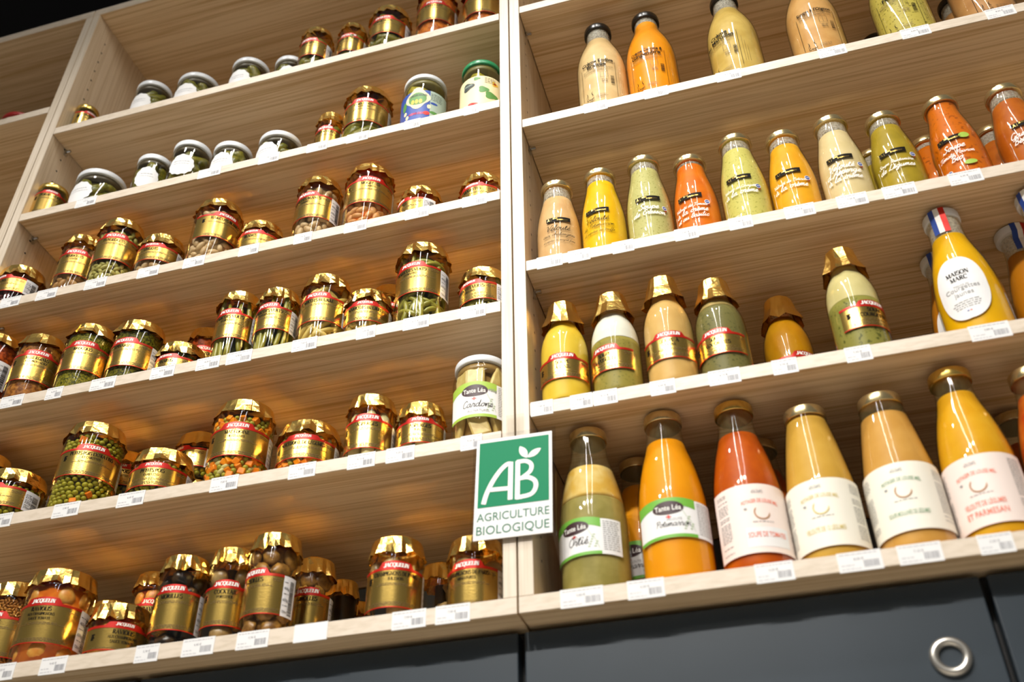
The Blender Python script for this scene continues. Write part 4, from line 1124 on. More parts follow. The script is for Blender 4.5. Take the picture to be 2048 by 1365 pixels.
velo_bottle('H9', 'orange tomato soup bottle with a yellow-green leaf printed near its base', soup_mat('tomato_pepper', (224, 114, 12), (172, 82, 10), 150, True), -5, ['Soupe', 'Tomate Poivron', 'Bio'], WHITE, .93, bz=.022, bx=-.016, leaf=True)
velo_bottle('H10', 'brick orange cold beetroot soup bottle, last of its row at the edge', soup_mat('gazpacho', (204, 108, 24), (190, 94, 18), 50), 20, ['Gaspacho', 'Betterave'], WHITE, .82)
velo_bottle('H11', 'orange soup bottle half hidden behind the leaf-printed tomato one', soup_mat('tomato_pepper', (222, 108, 28)), 0, ['Soupe', 'Tomate'], WHITE, .9, ring=False)
velo_bottle('H12', 'orange soup bottle half hidden behind the beetroot one', soup_mat('gazpacho', (202, 102, 40)), 0, ['Gaspacho'], WHITE, .84, ring=False)
velo_bottle('H13', 'olive soup bottle hidden behind the vegetable soup, only its lid rim showing', soup_mat('printaniere', (184, 158, 44)), 0, ['Soupe'], WHITE, .84, ring=False)

GI = 'gold foil topped soup bottles'
def dome_bottle(id, label, soup, rot, lines, fill=.8, soup2=None, split=None, zl=(.034, .068)):
    s, x, y, H, R, rc = P[id]; R = .034; P[id] = (s, x, y, H, R, rc)
    pr = p_dome(R, H)
    e, rad, H, R = bottle_common(id, 'soup_bottle', label, pr, soup, rot, H*fill, None, None, 0, GI, soup2, split)
    SEED[0] += 1
    foil_cap(e, .0198, H, .043, .0095, SEED[0], n=9)
    k = H/.18
    jacq_label(e, R, zl[0]*k, zl[1]*k, lines, SEED[0], sticker=False, amax=1.3, ban=.0075)
    return e
dome_bottle('I1', 'yellow garlic soup bottle under gold foil, first beside the upright', soup_mat('garlic', (240, 206, 70), (232, 194, 56)), -6, ['SOUPE', "À L'AIL"])
dome_bottle('I2', 'olive soup bottle with a thick white layer at the top, under gold foil', soup_mat('sorrel', (158, 144, 66), (128, 120, 52), 260, True), -27, ['SOUPE', "À L'OSEILLE"], soup2=soup_mat('white_cream', (246, 242, 228)), split=.088)
dome_bottle('I3', 'beige chicory soup bottle under gold foil, tallest of the left four', soup_mat('chicory', (228, 186, 112), (216, 172, 98)), 0, ['SOUPE À', "L'ENDIVE"], .82)
dome_bottle('I4', 'grey-green nettle soup bottle with a beige neck layer, under gold foil', soup_mat('nettle', (122, 116, 66), (84, 84, 44), 260, True), -12, ['SOUPE', 'AUX ORTIES'], .78, soup_mat('nettle_top', (204, 178, 114), (184, 160, 96)), .118)
dome_bottle('I5', 'amber soup bottle under dull gold foil, standing farther back than its neighbours', soup_mat('amber', (206, 146, 20), (196, 134, 14)), 42, ['SOUPE', 'DE POTIRON'], .8)
dome_bottle('I6', 'green-bottomed cream-topped soup bottle under gold foil, in front of the grey board', soup_mat('courgette_green', (148, 142, 68), (92, 94, 36), 200, True), 42, ['SOUPE', 'COURGETTES'], .82, soup_mat('courgette_cream', (226, 212, 150), (216, 200, 136)), .086)

GM = 'round-labelled bottles with tricolour ribbons'
def marc_bottle(id, label, soup, rot, lines, R=.041, H=None):
    s, x, y, H0, R0, rc = P[id]; H = H or H0; P[id] = (s, x, y, H, R, .0238)
    pr = p_marc(R, H)
    e, rad, H, R = bottle_common(id, 'soup_bottle', label, pr, soup, rot, H*.80, WLID, .0238, .013, GM, lidlabel='white lid')
    mb = MB(); o = .0007; rc = .0243
    for i, mi in enumerate((0, 1, 2)):
        x0 = -.0105+.007*i; x1 = x0+.007; pts = []
        prof = [(-.0, H+.0008)]
        vs = []; fs = []
        path = [(0.0, H+.0008), (-.015, H+.0008), (-rc, H+.0002), (-rc-.0003, H-.0135), (-rad(H*.85)-.0012, H*.895), (-rad(H*.81)-.001, H*.81)]
        for yv, z in path:
            for xx in (x0, x1):
                r = abs(yv); yy = -math.sqrt(max(r*r-xx*xx, 0)) if r > .012 else yv
                vs.append((xx, yy, z))
        for k in range(len(path)-1): fs.append((2*k, 2*k+1, 2*k+3, 2*k+2))
        mb.add(vs, fs, mi)
    mb.obj('tricolour_ribbon', [BLUE, WHITE, RED], e)
    mb = MB(); zc = H*.335
    def egg(a): return 1+.06*math.cos(2*a)*0+.05*abs(math.sin(2*a))
    patch(mb, 0, zc, .031, .05, rad, o, 0, n=48, rings=6, wob=egg)
    z = zc+.019
    for t, h in zip(lines, (.0066, .0066, .003, .0066, .0066)):
        f = serif(t, 1.2) if t.isupper() else sans(t) if h < .004 else sans(t, .0)
        put(mb, f, h, 0, z, rad, o+.0004, 1 if t.isupper() else 2, maxw=.042); z -= h+.0026
    r = random.Random(5)
    for k in range(4): micro(mb, -.018, .018, z-.0032*k, .001, rad, o+.0004, 2, rnd=r, centre=True)
    rect(mb, -.003, -.0005, z-.016, z-.0145, rad, o+.0004, 3, 1); rect(mb, .0005, .003, z-.016, z-.0145, rad, o+.0004, 4, 1)
    mb.obj('label', [PAPER, BLACK, GREYP, BLUE, RED], e)
ML = ['MAISON', 'MARC', 'Velouté de', 'Courgettes', 'jaunes']
marc_bottle('I7', 'vivid yellow soup bottle with an oval white label and tricolour ribbon over its lid', soup_mat('yellow_courgette', (248, 190, 8), (244, 182, 8)), -6, ML)
marc_bottle('I9', 'orange soup bottle with tricolour ribbon cut off by the picture edge', soup_mat('orange_pumpkin', (250, 160, 14)), -20, ['MAISON', 'MARC', 'Velouté de', 'Potimarron', 'doux'], R=.0385)
marc_bottle('I8', 'amber soup bottle with tricolour ribbon, standing back in the shade', soup_mat('dark_amber', (206, 128, 20)), 30, ML, R=.035, H=.229)
marc_bottle('I10', 'amber soup bottle hidden behind the vivid yellow one', soup_mat('dark_amber', (206, 128, 20)), 0, ML, R=.037, H=.222)

def tante_label(mb, R, rad, z0, z1, word, sub, rnd, green=0, a0=-1.15, a1=.62, a2=1.25, top=None, sub2=None):
    """white label, green bands, plum oval, handwritten name; slots: 0 paper 1 green 2 plum 3 white 4 black 5 grey 6 twig 7 red"""
    h = z1-z0; arch = lambda a: z1-.004*(a+.3)**2
    strip(mb, a0, a1, z0, arch, rad, .0006, 0, n=40); strip(mb, a1, a2, z0, lambda a: z1-.004, rad, .0006, 0, n=14)
    strip(mb, a0, a1, lambda a: arch(a)-h*.2-.004*(a+.1)**2, arch, rad, .0008, 1, n=40)
    strip(mb, a0, a1, z0, lambda a: z0+h*.08, rad, .0008, 1, n=40)
    xo = -.006
    patch(mb, xo, z1-h*.26, .0185, h*.165, rad, .0010, 2, n=36, rings=4)
    put(mb, sans('Tante Léa', .012), h*.15, xo, z1-h*.33, rad, .0013, 3, maxw=.031)
    rect(mb, xo-.001, xo+.001, z1-h*.53, z1-h*.45, rad, .001, 7, 1); rect(mb, xo-.0032, xo+.0032, z1-h*.5, z1-h*.478, rad, .001, 7, 2)
    put(mb, script(word, .13, .2), h*.22, -.001, z1-h*.72, rad, .001, 4, maxw=.041, even=.8)
    if sub: put(mb, sans(sub), h*.07, 0, z1-h*.86, rad, .001, 5, maxw=.03)
    if sub2: put(mb, sans(sub2), h*.06, 0, z1-h*.58, rad, .001, 5, maxw=.025)
    for k in range(9):
        a = rnd.uniform(0, 6); patch(mb, .012+.0012*k, z0+h*(.2+.06*(k % 6)), .0018, .0008, rad, .0009, 6, n=8, rings=1)
    vs = []; fs = []; ribbon(smooth_line([(.024, z0+h*.15), (.019, z0+h*.4), (.015, z0+h*.5), (.011, z0+h*.65)]), .0005, vs, fs); mb.add(wrap(vs, rad, .0009), fs, 6)
    z = z1-.008
    while z > z0+.004:
        micro(mb, (a1+.06)*R, (a2-.08)*R, z, .0009, rad, .0009, 5, rnd=rnd); z -= .0028
TM = [PAPER, GREEN, PLUM, WHITE, BLACK, GREYP, TWIG, RED]
def tall_bottle(id, label, prof, soup, rot, fill, R=.0428, lid=SILVER_LID, soup2=None, split=None, rc=.0243):
    s, x, y, H, R0, rc0 = P[id]; P[id] = (s, x, y, H, R, rc)
    return bottle_common(id, 'soup_bottle', label, prof(R, H), soup, rot, H*fill, lid, rc, .0135, GJ, soup2, split)
def tante_bottle(id, label, soup, rot, word, sub2, z, fill, soup2=None, split=None, R=.0428):
    e, rad, H, R = tall_bottle(id, label, p_tall, soup, rot, fill, R, SILVER_LID, soup2, split)
    SEED[0] += 1; mb = MB(); tante_label(mb, R, rad, z[0], z[1], word, None, random.Random(SEED[0]), sub2=sub2)
    mb.obj('label', TM, e)
def potage_bottle(id, label, prof, soup, rot, lines, ink, z, fill, R=.0415, lid=SILVER_LID, tint=PAPER, rc=.0243, panel=False):
    e, rad, H, R = tall_bottle(id, label, prof, soup, rot, fill, R, lid, rc=rc)
    SEED[0] += 1; rnd = random.Random(SEED[0]); mb = MB(); z0, z1 = z; h = z1-z0
    strip(mb, -1.5, 1.5, z0, z1, rad, .0006, 0, n=44, nz=6)
    if panel: rect(mb, -.021, .03, z0+h*.08, z0+h*.36, rad, .0008, 4, 12)
    put(mb, script('Jean', .12), h*.09, -.002, z1-h*.14, rad, .001, 3)
    put(mb, sans('POTAGER DE LOUISE MEL', .01), h*.075, 0, z1-h*.28, rad, .001, 1, maxw=.043, arch=6)
    vs = []; fs = []; zc = z1-h*.43; ribbon([(.0085*math.cos(t*.35+2.4), zc+.0085*math.sin(t*.35+2.4)) for t in range(12)], [.0006]+[.0016]*10+[.0006], vs, fs); mb.add(wrap(vs, rad, .001), fs, 2)
    patch(mb, -.018, z1-h*.37, .002, .0015, rad, .001, 3, n=10, rings=1)
    micro(mb, -.012, .012, z1-h*.57, .0009, rad, .001, 3, rnd=rnd)
    zz = z0+h*(.22 if len(lines) == 1 else .27)
    for t in lines:
        put(mb, sans(t, .004), h*.1, .003 if panel else 0, zz, rad, .0012, 1, maxw=.044); zz -= h*.135
    for sx in (-1, 1):
        zq = z1-.008
        while zq > z0+.006:
            x0 = R*.92; a, b = (x0, R*1.3) if sx > 0 else (-R*1.3, -x0)
            if rnd.random() < .8: micro(mb, a, b, zq, .0009, rad, .001, 3, rnd=rnd)
            zq -= .0026
    mb.obj('label', [tint, ink, BROWNP if ink is not OCHRE else OCHRE, GREYP, PAPER], e)
PINK = pm('blush_paper', (242, 226, 218), .55); IVORY = pm('ivory_paper', (240, 236, 222), .55)
tante_bottle('J1', 'murky green nettle soup bottle with yellow top, beside the green and white sign', soup_mat('nettle_drink', (172, 158, 90), (150, 138, 72), 40), -25, 'Ortié', 'SOUPE', (.045, .095), .74, soup_mat('nettle_foam', (232, 204, 128), (220, 176, 76), 40), .125)
tante_bottle('J2', 'orange pumpkin soup bottle with green-edged white label on the bottom shelf', soup_mat('potimarron', (250, 164, 12), (246, 156, 10)), 0, 'Potimarron', 'VELOUTÉ', (.052, .104), .82)
potage_bottle('J3', 'red-orange tomato soup bottle with a blush paper label', p_tall, soup_mat('tomato_red', (208, 96, 10), (188, 78, 8)), 18, ['SOUPE DE TOMATES'], SALMON, (.02, .107), .8, lid=GOLD_LID, tint=PINK, panel=True)
potage_bottle('J4', 'yellow soup bottle with straight sloping shoulders and ivory label', p_cone, soup_mat('twelve_vegetables', (226, 178, 78), (216, 166, 66)), -5, ['VELOUTÉ DE 12 LÉGUMES'], OCHRE, (.016, .1), .92, R=.041, tint=IVORY, rc=.0258)
potage_bottle('J5', 'tan soup bottle with sloping shoulders and green print on an ivory label', p_cone, soup_mat('milled_vegetables', (226, 172, 88), (214, 158, 74)), 0, ['SOUPE MOULINÉE DE LÉGUMES'], SAGE, (.022, .106), .86, R=.042, tint=IVORY, rc=.0265)
potage_bottle('J6', 'golden yellow soup bottle with salmon print on a blush label', p_tall, soup_mat('parmesan', (242, 182, 40), (234, 168, 22)), -8, ['VELOUTÉ DE LÉGUMES', 'ET PARMESAN'], SALMON, (.016, .1), .85, R=.0415, lid=GOLD_LID, tint=PINK, rc=.0248)
potage_bottle('J7', 'red-orange soup bottle cut off by the right edge on the bottom shelf', p_tall, soup_mat('red_vegetables', (226, 122, 36), (196, 72, 22), 40), 30, ['SOUPE DE LÉGUMES'], SALMON, (.022, .098), .84, R=.0415, tint=PINK)
for id, lb in (('J8', 'hidden bottle behind the blush-labelled tomato soup, only its dark lid showing'), ('J9', 'hidden bottle behind the cut-off red-orange one, only its lid showing'), ('J10', 'orange bottle half hidden behind the pumpkin soup with green-edged label')):
    s, x, y, H, R, rc = P[id]; P[id] = (s, x, y, .236, .041, .0243)
    if id == 'J10': tante_bottle(id, lb, soup_mat('potimarron', (250, 164, 12)), -20, 'Potimarron', 'VELOUTÉ', (.052, .104), .82, R=.041)
    else: tall_bottle(id, lb, p_tall, soup_mat('tomato_red', (206, 84, 18)), 0, .8, R=.041)

# ------------------------------------------------------------------ jars on the left unit
DK = BRINE; OL = pm('brine_olive', (84, 72, 22), .4); PALE = pm('brine_pale', (150, 122, 82), .4); ORG = pm('sauce_orange', (226, 122, 26), .35, var=(200, 92, 14), scale=50)
BRN = pm('sauce_brown', (110, 62, 22), .35); GRN = pm('brine_green', (46, 50, 14), .4); INK = pm('brine_black', (18, 13, 10), .3); YEL = pm('brine_yellow', (150, 120, 60), .4); TOM = pm('sauce_tomato', (128, 46, 12), .35); RDB = pm('brine_red', (52, 18, 16), .35)
def lidded_small(id, label, rot):
    s, x, y, H, R, rc = P[id]; SEED[0] += 1; rnd = random.Random(SEED[0])
    e = empty('preserve_jar', label, 'jar', (x, y, SH[s]+.0003), view_az(x, y)+math.radians(rot), 'little gold-lidded jars beside the upright')
    glass_part(e, jar_prof(R, H, .93, .018)); screw_lid(e, rc, H, .011, GOLD_LID)
    jacq_label(e, R, .01, H-.027, ['POIVRE VERT'], SEED[0], sticker=False, ban=.005)
    fill_jar(e, 'peas', R, H-.02, .004, (.01, H-.027, 1.2), GRN, rnd)
lidded_small('A1', 'tiny gold-lidded jar in the corner of the top jar shelf', 20)
lidded_small('B1', 'little gold-lidded jar beside the left upright, second shelf from the top', -8)
olive_jar('A2', 'white-lidded pickle jar, first of the four on the top jar shelf', -44)
olive_jar('A3', 'wide white-lidded pickle jar, second of the four on the top jar shelf', -40)
olive_jar('A4', 'white-lidded pickle jar, third of the four on the top jar shelf', -40)
olive_jar('A5', 'small white-lidded jar beside the first gold-capped gherkins on the top shelf', -10)
olive_jar('B2', 'wide low white-lidded pickle jar next to the little gold-lidded one', -50)
olive_jar('B3', 'narrow white-lidded jar with round white label, right of the wide low one', -20)
olive_jar('B4', 'tallest white-lidded pickle jar on the second shelf', -28)
olive_jar('B5', 'white-lidded jar right of the tallest one on the second shelf', -36)
olive_jar('B6', 'white-lidded pickle jar standing alone before the gold-capped gherkins', -44)
gold_jar('A6', 'gold-capped gherkin jar, first of the gold caps on the top shelf', 'gherkin', OL, ['CORNICHONS'], -35, name='gherkin_jar')
gold_jar('A7', 'small gold-capped gherkin jar between two bigger ones, top shelf', 'gherkin', OL, ['CORNICHONS'], -20, name='gherkin_jar')
gold_jar('A8', 'broad gold-capped gherkin jar with white sticker, top shelf', 'gherkin', OL, ['CORNICHONS'], -25, name='gherkin_jar')
gold_jar('A9', 'gold-capped jar of orange stew cut by the top edge', 'orange_stew', ORG, ['CASSOULET'], -12, dtop=.058, dbot=.112)
gold_jar('A10', 'gold-capped orange jar against the middle upright, top shelf', 'orange_stew', ORG, ['PAËLLA'], -20, dtop=.05, dbot=.108)
gold_jar('B7', 'small gold-capped gherkin jar behind the big gherkin jar, second shelf', 'gherkin', OL, ['CORNICHONS'], -25, name='gherkin_jar', drop=.026)
gold_jar('B8', 'big gold-capped gherkin jar on the second shelf', 'gherkin', OL, ['CORNICHONS', 'EXTRA FINS'], -12, dtop=.05, dbot=.105, name='gherkin_jar')
def picture_jar(id, label, lid, blue):
    s, x, y, H, R, rc = P[id]; SEED[0] += 1; rnd = random.Random(SEED[0])
    e = empty('pickle_jar', label, 'jar', (x, y, SH[s]+.0003), view_az(x, y)+math.radians(-14 if blue else -5))
    glass_part(e, jar_prof(R, H, rc/R*.96, .028)); screw_lid(e, rc, H, .011, lid)
    fill_jar(e, 'pickle', R*.985, H-.02, .004, None, pm('brine_clear', (120, 110, 54), .4), rnd)
    brine_top(e, R, H, rc, .0114, pm('brine_clear', (120, 110, 54), .4))
    rad = lambda z: R; mb = MB(); z0, z1 = .012, H-.048; h = z1-z0
    # slots: 0 ground 1 cream 2 green 3 black 4 red 5 pale 6 yellow
    strip(mb, -1.35, 1.35, z0, z1-.004, rad, .0006, 0, n=40)
    if blue:
        strip(mb, .45, 1.35, z0, z1-.004, rad, .0007, 5, n=20)
        patch(mb, -.004, z1-h*.3, .021, h*.32, rad, .0009, 1, n=30, wob=lambda a: 1+.12*math.cos(4*a)); patch(mb, -.004, z1-h*.32, .0165, h*.2, rad, .0011, 2, n=30)
        put(mb, serif('CORNICHONS', 1.3), .0052, -.004, z1-h*.24, rad, .0013, 3, maxw=.034, arch=4)
        for k in range(3): patch(mb, -.012+.007*k, z1-h*.42, .003, .006, rad, .0013, 6, n=12, rings=1)
        put(mb, sans('AIGRE-DOUX', .01), .0066, -.002, z0+h*.16, rad, .001, 4, maxw=.034); patch(mb, .013, z0+h*.2, .006, .005, rad, .0009, 4, n=12, rings=1)
        patch(mb, .026, z0+h*.25, .008, .004, rad, .0009, 2, n=16, rings=1); patch(mb, .026, z0+h*.55, .007, .003, rad, .0009, 0, n=16, rings=1)
        for k in range(5): micro(mb, .02, .042, z1-.012-.004*k, .001, rad, .001, 3, rnd=rnd)
        patch(mb, -.03, z0+h*.55, .005, .013, rad, .0009, 2, n=14, rings=1)
        for cx, cz in ((-.022, z0+h*.14), (.017, z0+h*.42), (-.027, z0+h*.3)): patch(mb, cx, cz, .0035, .0055, rad, .0009, 1, n=12, rings=1)
    else:
        for cx, cz, a, b, c in ((-.022, z1-h*.3, .011, .01, 3), (-.014, z0+h*.14, .009, .004, 4), (.006, z1-h*.45, .009, .008, 2), (.02, z1-h*.6, .012, .009, 2), (.027, z1-h*.22, .006, .006, 6), (-.006, z1-h*.12, .006, .004, 2)):
            patch(mb, cx, cz, a, b, rad, .0009, c, n=18, rings=2, wob=lambda t: 1+.2*math.cos(3*t))
        patch(mb, .027, z1-h*.22, .0025, .0025, rad, .0012, 4, n=10, rings=1)
        put(mb, serif('CORNICHONS', 1.3), .0048, -.022, z1-h*.3, rad, .0012, 5, maxw=.018)
        for k in range(4): micro(mb, .008, .028, z1-.01-.004*k, .001, rad, .0013, 3, rnd=rnd)
    mb.obj('label', [BLUE if blue else pm('cream_print', (236, 222, 176), .5), pm('cream_print', (236, 222, 176), .5), pm('leaf_green_print', (84, 140, 62), .5), pm('dark_print', (56, 62, 60), .5), RED, pm('pale_print', (168, 186, 172), .5), pm('yellow_print', (236, 190, 60), .5)], e)
picture_jar('B9', 'pickle jar with a blue picture label and white lid', WLID, True)
picture_jar('B10', 'pickle jar with green lid and cream picture label, against the middle upright', GRLID, False)

gold_jar('C1', 'squat gold-capped jar of dark red onions showing its white barcode sticker', 'red_onions', RDB, ['OIGNONS'], -62)
gold_jar('C2', 'slim gold-capped jar of pinkish brown beans beside the dark red onions', 'brown_beans', PALE, ['HARICOTS', 'COCOS'], -21, dtop=.05, dbot=.1)
gold_jar('C3', 'tall gold-capped jar of small green flageolet beans', 'flageolets', OL, ['FLAGEOLETS'], -18, dtop=.051, dbot=.105)
gold_jar('C4', 'squat gold-capped bean jar between the flageolets and the white beans', 'white_beans', PALE, ['LINGOTS'], -30)
gold_jar('C5', 'tall gold-capped jar of white beans with its label turned right', 'white_beans', PALE, ['HARICOTS BLANCS'], 18, dtop=.046, dbot=.098)
gold_jar('C6', 'squat gold-capped jar right of the tall white beans', 'white_beans', PALE, ['BLANCS'], -30)
gold_jar('C7', 'tall gold-capped jar of large white beans with white sticker at its side', 'white_beans', PALE, ['HARICOTS BLANCS', 'CUISINÉS'], -39, dtop=.052, dbot=.105)
gold_jar('C8', 'tall gold-capped jar of beans in tomato sauce, label facing forward', 'tomato_beans', ORG, ['MOGETTES', 'CUISINÉES'], 0, dtop=.047, dbot=.1)
gold_jar('C9', 'squat gold-capped jar turned to show its white barcode sticker, third shelf', 'tomato_beans', ORG, ['MOGETTES'], -64)
gold_jar('C10', 'squat gold-capped jar against the middle upright, third shelf', 'tomato_beans', ORG, ['MOGETTES'], -30)

gold_jar('D1', 'gold-capped jar of red-brown stew cut off by the left picture edge', 'tomato_stew', TOM, ['RATATOUILLE'], -62, dtop=.058, dbot=.112)
gold_jar('D2', 'gold-capped jar of brown aubergine stew', 'aubergine_stew', BRN, ['AUBERGINES', '~À LA PROVENÇALE'], -8, dtop=.048, dbot=.1)
gold_jar('D3', 'gold-capped jar of dark green broccoli', 'broccoli_florets', GRN, ['BROCOLIS'], -17, dtop=.05, dbot=.1)
gold_jar('D4', 'gold-capped jar of dark leafy greens with a white sticker at its side', 'leaves', GRN, ['ÉPINARDS'], -37, dtop=.05, dbot=.098)
gold_jar('D5', 'squat gold-capped jar of greens in front of a hidden jar', 'leaves', GRN, ['ÉPINARDS'], -42)
gold_jar('D6', 'gold-capped jar hidden behind the first green bean jar', 'tomato_stew', TOM, ['RATATOUILLE'], 0)
gold_jar('D7', 'gold-capped jar of upright green beans, the one farther left', 'green_bean', GRN, ['HARICOTS VERTS', 'EXTRA FINS'], -30, dtop=.05, dbot=.1)
gold_jar('D8', 'gold-capped jar of upright green beans, touching the wax beans', 'green_bean', GRN, ['HARICOTS VERTS', 'RANGÉS MAIN'], -33, dtop=.044, dbot=.088)
gold_jar('D9', 'tall gold-capped jar of pale yellow wax beans', 'wax_bean', YEL, ['HARICOTS BEURRE'], -24, dtop=.051, dbot=.1)
gold_jar('D10', 'squat gold-capped jar of pale yellow wax beans', 'wax_bean', YEL, ['HARICOTS BEURRE'], -11)
gold_jar('D11', 'gold-capped jar mostly hidden behind the squat wax bean jar', 'wax_bean', YEL, ['HARICOTS BEURRE'], 0)
gold_jar('D12', 'largest gold-capped jar of curly green beans', 'curly', GRN, ['HARICOTS VERTS', 'EXTRA FINS'], -30, dtop=.053, dbot=.106)
gold_jar('D13', 'squat gold-capped green bean jar against the middle upright', 'curly', GRN, ['HARICOTS VERTS', 'EXTRA FINS'], -38)

gold_jar('E0', 'gold-capped jar behind the peas, cut off by the left edge', 'peas', GRN, ['PETITS POIS'], -30)
gold_jar('E1', 'squat gold-capped pea jar showing its white weight sticker, at the left edge', 'peas', GRN, ['PETITS POIS'], -50)
gold_jar('E2', 'tall gold-capped jar of green peas with carrots', 'peas_carrot', OL, ['PETITS POIS EXTRA FINS', 'ET CAROTTES'], -2, dtop=.053, dbot=.098)
gold_jar('E3', 'squat gold-capped pea jar right of the tall peas and carrots', 'peas', GRN, ['PETITS POIS', 'EXTRA FINS'], -20)
for a, lo in (('E3B', 'E3C'), ('E4', 'E4B')):
    s, x, y, H, R, rc = P[a]; P[lo] = (s, x, y, .0845, R, rc); P[a] = (s, x, y, .0845, R, rc)
gold_jar('E3C', 'lower gold-capped jar of the stack hidden behind the tall pea jar', 'peas', GRN, ['PETITS POIS'], -20)
gold_jar('E3B', 'upper gold-capped jar of the stack hidden behind the tall pea jar', 'peas', GRN, ['PETITS POIS'], -20, zoff=.0855)
gold_jar('E4B', 'lower gold-capped jar of the stack behind the mixed vegetables', 'peas', GRN, ['PETITS POIS'], -50)
gold_jar('E4', 'upper gold-capped pea jar with a weight sticker, stacked behind the mixed vegetables', 'peas', GRN, ['PETITS POIS'], -60, zoff=.0855)
gold_jar('E5', 'tall gold-capped jar of diced mixed vegetables', 'macedoine', OL, ['MACÉDOINE', 'DE LÉGUMES'], -13, dtop=.053, dbot=.1)
gold_jar('E6', 'squat gold-capped jar of diced mixed vegetables', 'macedoine', OL, ['MACÉDOINE DE LÉGUMES'], -14, flare=.003)
gold_jar('E7', 'gold-capped jar of white asparagus, the taller one', 'asparagus_spear', YEL, ['ASPERGES'], -10, dtop=.046, dbot=.093)
gold_jar('E8', 'gold-capped jar of white asparagus tips, the shorter one', 'asparagus_spear', YEL, ['ASPERGES', 'POINTES'], -4, dtop=.035, dbot=.07)
def cardoon():
    s, x, y, H, R, rc = P['E9']; SEED[0] += 1; rnd = random.Random(SEED[0])
    e = empty('cardoon_jar', 'white-lidded jar of pale cardoon pieces with green-edged label', 'jar', (x, y, SH[s]+.0003), view_az(x, y)+math.radians(-6))
    glass_part(e, jar_prof(R, H, rc/R*.96, .026)); screw_lid(e, rc, H, .011, WLID)
    fill_jar(e, 'cardoon_piece', R*.985, H-.018, .004, (.036, .094, 1.2), pm('brine_cardoon', (150, 118, 60), .4), rnd)
    brine_top(e, R, H, rc, .0114, pm('brine_cardoon', (150, 118, 60), .4))
    mb = MB(); tante_label(mb, R, lambda z: R, .036, .094, 'Cardons', 'AU NATUREL', rnd)
    put(mb, sans('420g', .01), .0045, .019, .0775, lambda z: R, .001, 5)
    mb.obj('label', [PAPER, LIME, PLUM, WHITE, BLACK, GREYP, TWIG, RED], e)
cardoon()

gold_jar('F1', 'gold-capped jar of lentils in the lower left corner', 'lentils', BRN, ['LENTILLES'], -45, dtop=.055, dbot=.112)
gold_jar('F2', 'big gold-capped jar of ravioli in orange sauce', 'ravioli', ORG, ['RAVIOLIS', '~AUX CHAMPIGNONS', '~SAUCE TOMATE'], -28, dtop=.053, dbot=.108)
gold_jar('F2B', 'gold-capped jar mostly hidden behind the squat ravioli jar', 'ravioli', ORG, ['RAVIOLIS'], 0)
gold_jar('F3', 'squat gold-capped ravioli jar near the lower left', 'ravioli', ORG, ['RAVIOLIS', '~AUX CHAMPIGNONS', '~SAUCE TOMATE'], 9)
gold_jar('F4', 'gold-capped ravioli jar half hidden behind the black morels', 'ravioli', TOM, ['RAVIOLIS', '~AUX CHAMPIGNONS', '~SAUCE TOMATE'], 0)
gold_jar('F5', 'gold-capped jar of near-black morels', 'morel', INK, ['MORILLES'], -23, dtop=.054, dbot=.108)
gold_jar('F6', 'gold-capped jar of mixed forest mushrooms between morels and the tallest jar', 'mushroom', DK, ['COCKTAIL', 'FORESTIER'], -10, dtop=.058, dbot=.112)
gold_jar('F7', 'tallest gold-capped jar of golden mushroom pieces on the bottom shelf', 'mushroom_slice', BRN, ['GIROLLES'], -45, dtop=.061, dbot=.115)
gold_jar('F8', 'gold-capped jar of golden mushrooms behind the tallest one', 'mushroom_slice', BRN, ['GIROLLES'], -15, dtop=.055, dbot=.108)
gold_jar('F9', 'gold-capped jar of black mushrooms standing far back', 'plain', INK, ['TROMPETTES'], -20, dtop=.095, dbot=.14)
gold_jar('F9B', 'gold-capped jar at the very back, only its crumpled cap showing', 'plain', INK, ['TROMPETTES'], 0, dtop=.06, dbot=.105)
gold_jar('F10', 'gold-capped jar of button mushrooms standing in front', 'mushroom', DK, ['CHAMPIGNONS DE PARIS', '1ER CHOIX'], 0, dtop=.046, dbot=.098)
gold_jar('F11', 'gold-capped jar of button mushrooms standing back between two others', 'mushroom', DK, ['CHAMPIGNONS'], 0, dtop=.085, dbot=.13)
gold_jar('F12', 'gold-capped jar of button mushrooms below the green and white sign', 'mushroom', DK, ['CHAMPIGNONS DE PARIS', 'MINIATURES'], -20, dtop=.044, dbot=.096)

# jar on the neighbouring unit
def far_jar():
    x, y, z = -1.418, .06, 2.6068; R, H = .043, .05
    e = empty('preserve_jar', 'red-lidded pale jar on the neighbouring unit at the far left edge', 'jar', (x, y, z), .6)
    glass_part(e, jar_prof(R, H, .9, .018)); screw_lid(e, R*.98, H, .01, pm('red_lid', (170, 24, 24), .35))
    mb = MB(); lathe(mb, [(.0001, .004), (R-.003, .004), (R-.003, H-.016), (.0001, H-.016)], 28); mb.obj('spread', pm('pale_spread', (226, 214, 196), .5), e)
far_jar()

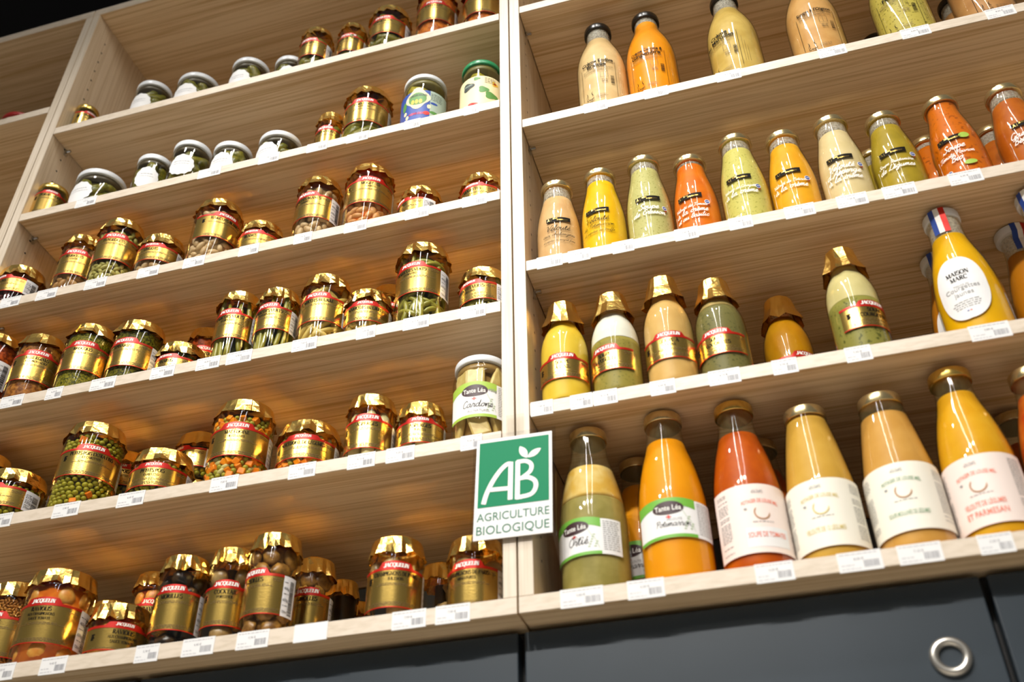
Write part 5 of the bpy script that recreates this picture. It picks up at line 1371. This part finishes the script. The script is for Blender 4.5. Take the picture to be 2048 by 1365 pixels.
# ------------------------------------------------------------------ price tags on the shelf edges
GT = 'white price tags on the shelf edges'
def tag(x0, x1, shelf, label, blank=False, proud=.0012):
    z1 = SH[shelf]+.0004; z0 = z1-.0222; mb = MB(); rnd = random.Random(int(x0*9999))
    box(mb, x0, x1, -.0012-proud*.3, -.0002, z0, z1, 0)
    L = x1-x0; o = .00175
    if not blank:
        micro(mb, x0+L*.05, x1-L*.05, z1-.0032, .0009, None, o, 2, rnd=rnd)
        put(mb, sans('%d,%d0 €' % (rnd.randint(2, 9), rnd.randint(1, 9))), .0028, x0+L*.48, z1-.0098, None, o, 1)
        micro(mb, x0+L*.06, x0+L*.36, z0+.0068, .0009, None, o, 2, rnd=rnd); micro(mb, x0+L*.06, x0+L*.5, z0+.0026, .0008, None, o, 2, rnd=rnd)
        bars(mb, x0+L*.58, x0+L*.93, z0+.0035, z0+.0115, None, o, 1, seed=int(x0*999))
    ob = mb.obj('price_tag', [PAPER, pm('tag_print', (140, 140, 146), .6), pm('tag_fine_print', (186, 186, 190), .6)])
    ob['label'] = label; ob['category'] = 'price tag'; ob['group'] = GT
NEAR = {}
for k in P:
    NEAR.setdefault(P[k][0], []).append((P[k][1], P[k][2], k))
for sname, x0, x1, desc in TAGS:
    tag(x0, x1, sname, desc, blank='blank' in desc)

# ------------------------------------------------------------------ the sign
def ab_sign():
    e = empty('organic_sign', 'green and white organic farming sign with white AB letters on the middle upright', 'sign', (-.2971, -.004, 1.533)); e.rotation_euler = (0, math.radians(1.65), 0)
    W, H = .0492, .0702
    mb = MB(); box(mb, -W-.0045, W+.004, -.0012, .0004, -H-.0045, H+.0075)
    mb.obj('plastic_sleeve', glass('clear_sleeve', (.94, .94, .95)), e)['label'] = 'clear plastic sleeve'
    mb = MB(); box(mb, -W, W, -.0026, -.0013, -H, H)
    c = mb.obj('card', PAPER, e)
    mb = MB(); o = .0029
    g0, g1 = -H+.043, H-.005; rect(mb, -W+.004, W-.004, g0, g1, None, o, 0, 1)
    mb.obj('green_field', [pm('ab_green', (0, 128, 86), .5, spec=.15)], c)
    mb = MB(); o = .0032; vs = []; fs = []
    # letter A: slanting bow, stem and bar
    A = smooth_line([(-.0375, g0+.0045), (-.034, g0+.018), (-.027, g0+.034), (-.0175, g0+.0485), (-.009, g0+.0565), (-.0035, g0+.057)], 5)
    ribbon(A, [.0062]*len(A), vs, fs); ribbon([(-.0035, g0+.0595), (-.0035, g0+.0065)], .0062, vs, fs)
    ribbon([(-.029, g0+.0235), (-.004, g0+.0225)], .0058, vs, fs)
    # letter B
    ribbon([(.0055, g0+.0595), (.0055, g0+.0062)], .0062, vs, fs)
    B1 = smooth_line([(.004, g0+.0583), (.016, g0+.058), (.0228, g0+.052), (.0215, g0+.043), (.012, g0+.0355), (.0085, g0+.0345)], 5); ribbon(B1, .0056, vs, fs)
    B2 = smooth_line([(.0085, g0+.0345), (.019, g0+.0345), (.0275, g0+.0285), (.0285, g0+.019), (.022, g0+.0105), (.004, g0+.0082)], 5); ribbon(B2, .0058, vs, fs)
    # two leaves
    def leaf(cx, cz, L, Wd, t):
        p = [(s*L/2, Wd*math.sin(PI*(s+1)/2)**.8) for s in [-1+2*i/12 for i in range(13)]]; q = p+[(a, -b) for a, b in p[-2:0:-1]]
        pts = [(cx+a*math.cos(t)-b*math.sin(t), cz+a*math.sin(t)+b*math.cos(t)) for a, b in q]; mb.add(wrap(pts, None, o), [tuple(range(len(pts)))], 0)
    mb.add(wrap(vs, None, o), fs, 0)
    leaf(.0125, g0+.0715, .0205, .0048, math.radians(118)); leaf(.0265, g0+.0685, .0205, .0043, math.radians(32))
    mb.obj('emblem', [WHITE], c)
    mb = MB()
    put(mb, sans('AGRICULTURE', .006), .0118, 0, -H+.0245, None, .0029, 0, maxw=.091); put(mb, sans('BIOLOGIQUE', .006), .0122, 0, -H+.0065, None, .0029, 0, maxw=.091)
    mb.obj('lettering', [pm('ab_letter_green', (22, 104, 76), .5)], c)
    mb = MB(); box(mb, -.012, .012, -.0006, .0002, H+.004, H+.034); mb.obj('sticky_tape', glass('clear_tape', (.95, .95, .94)), e)
ab_sign()
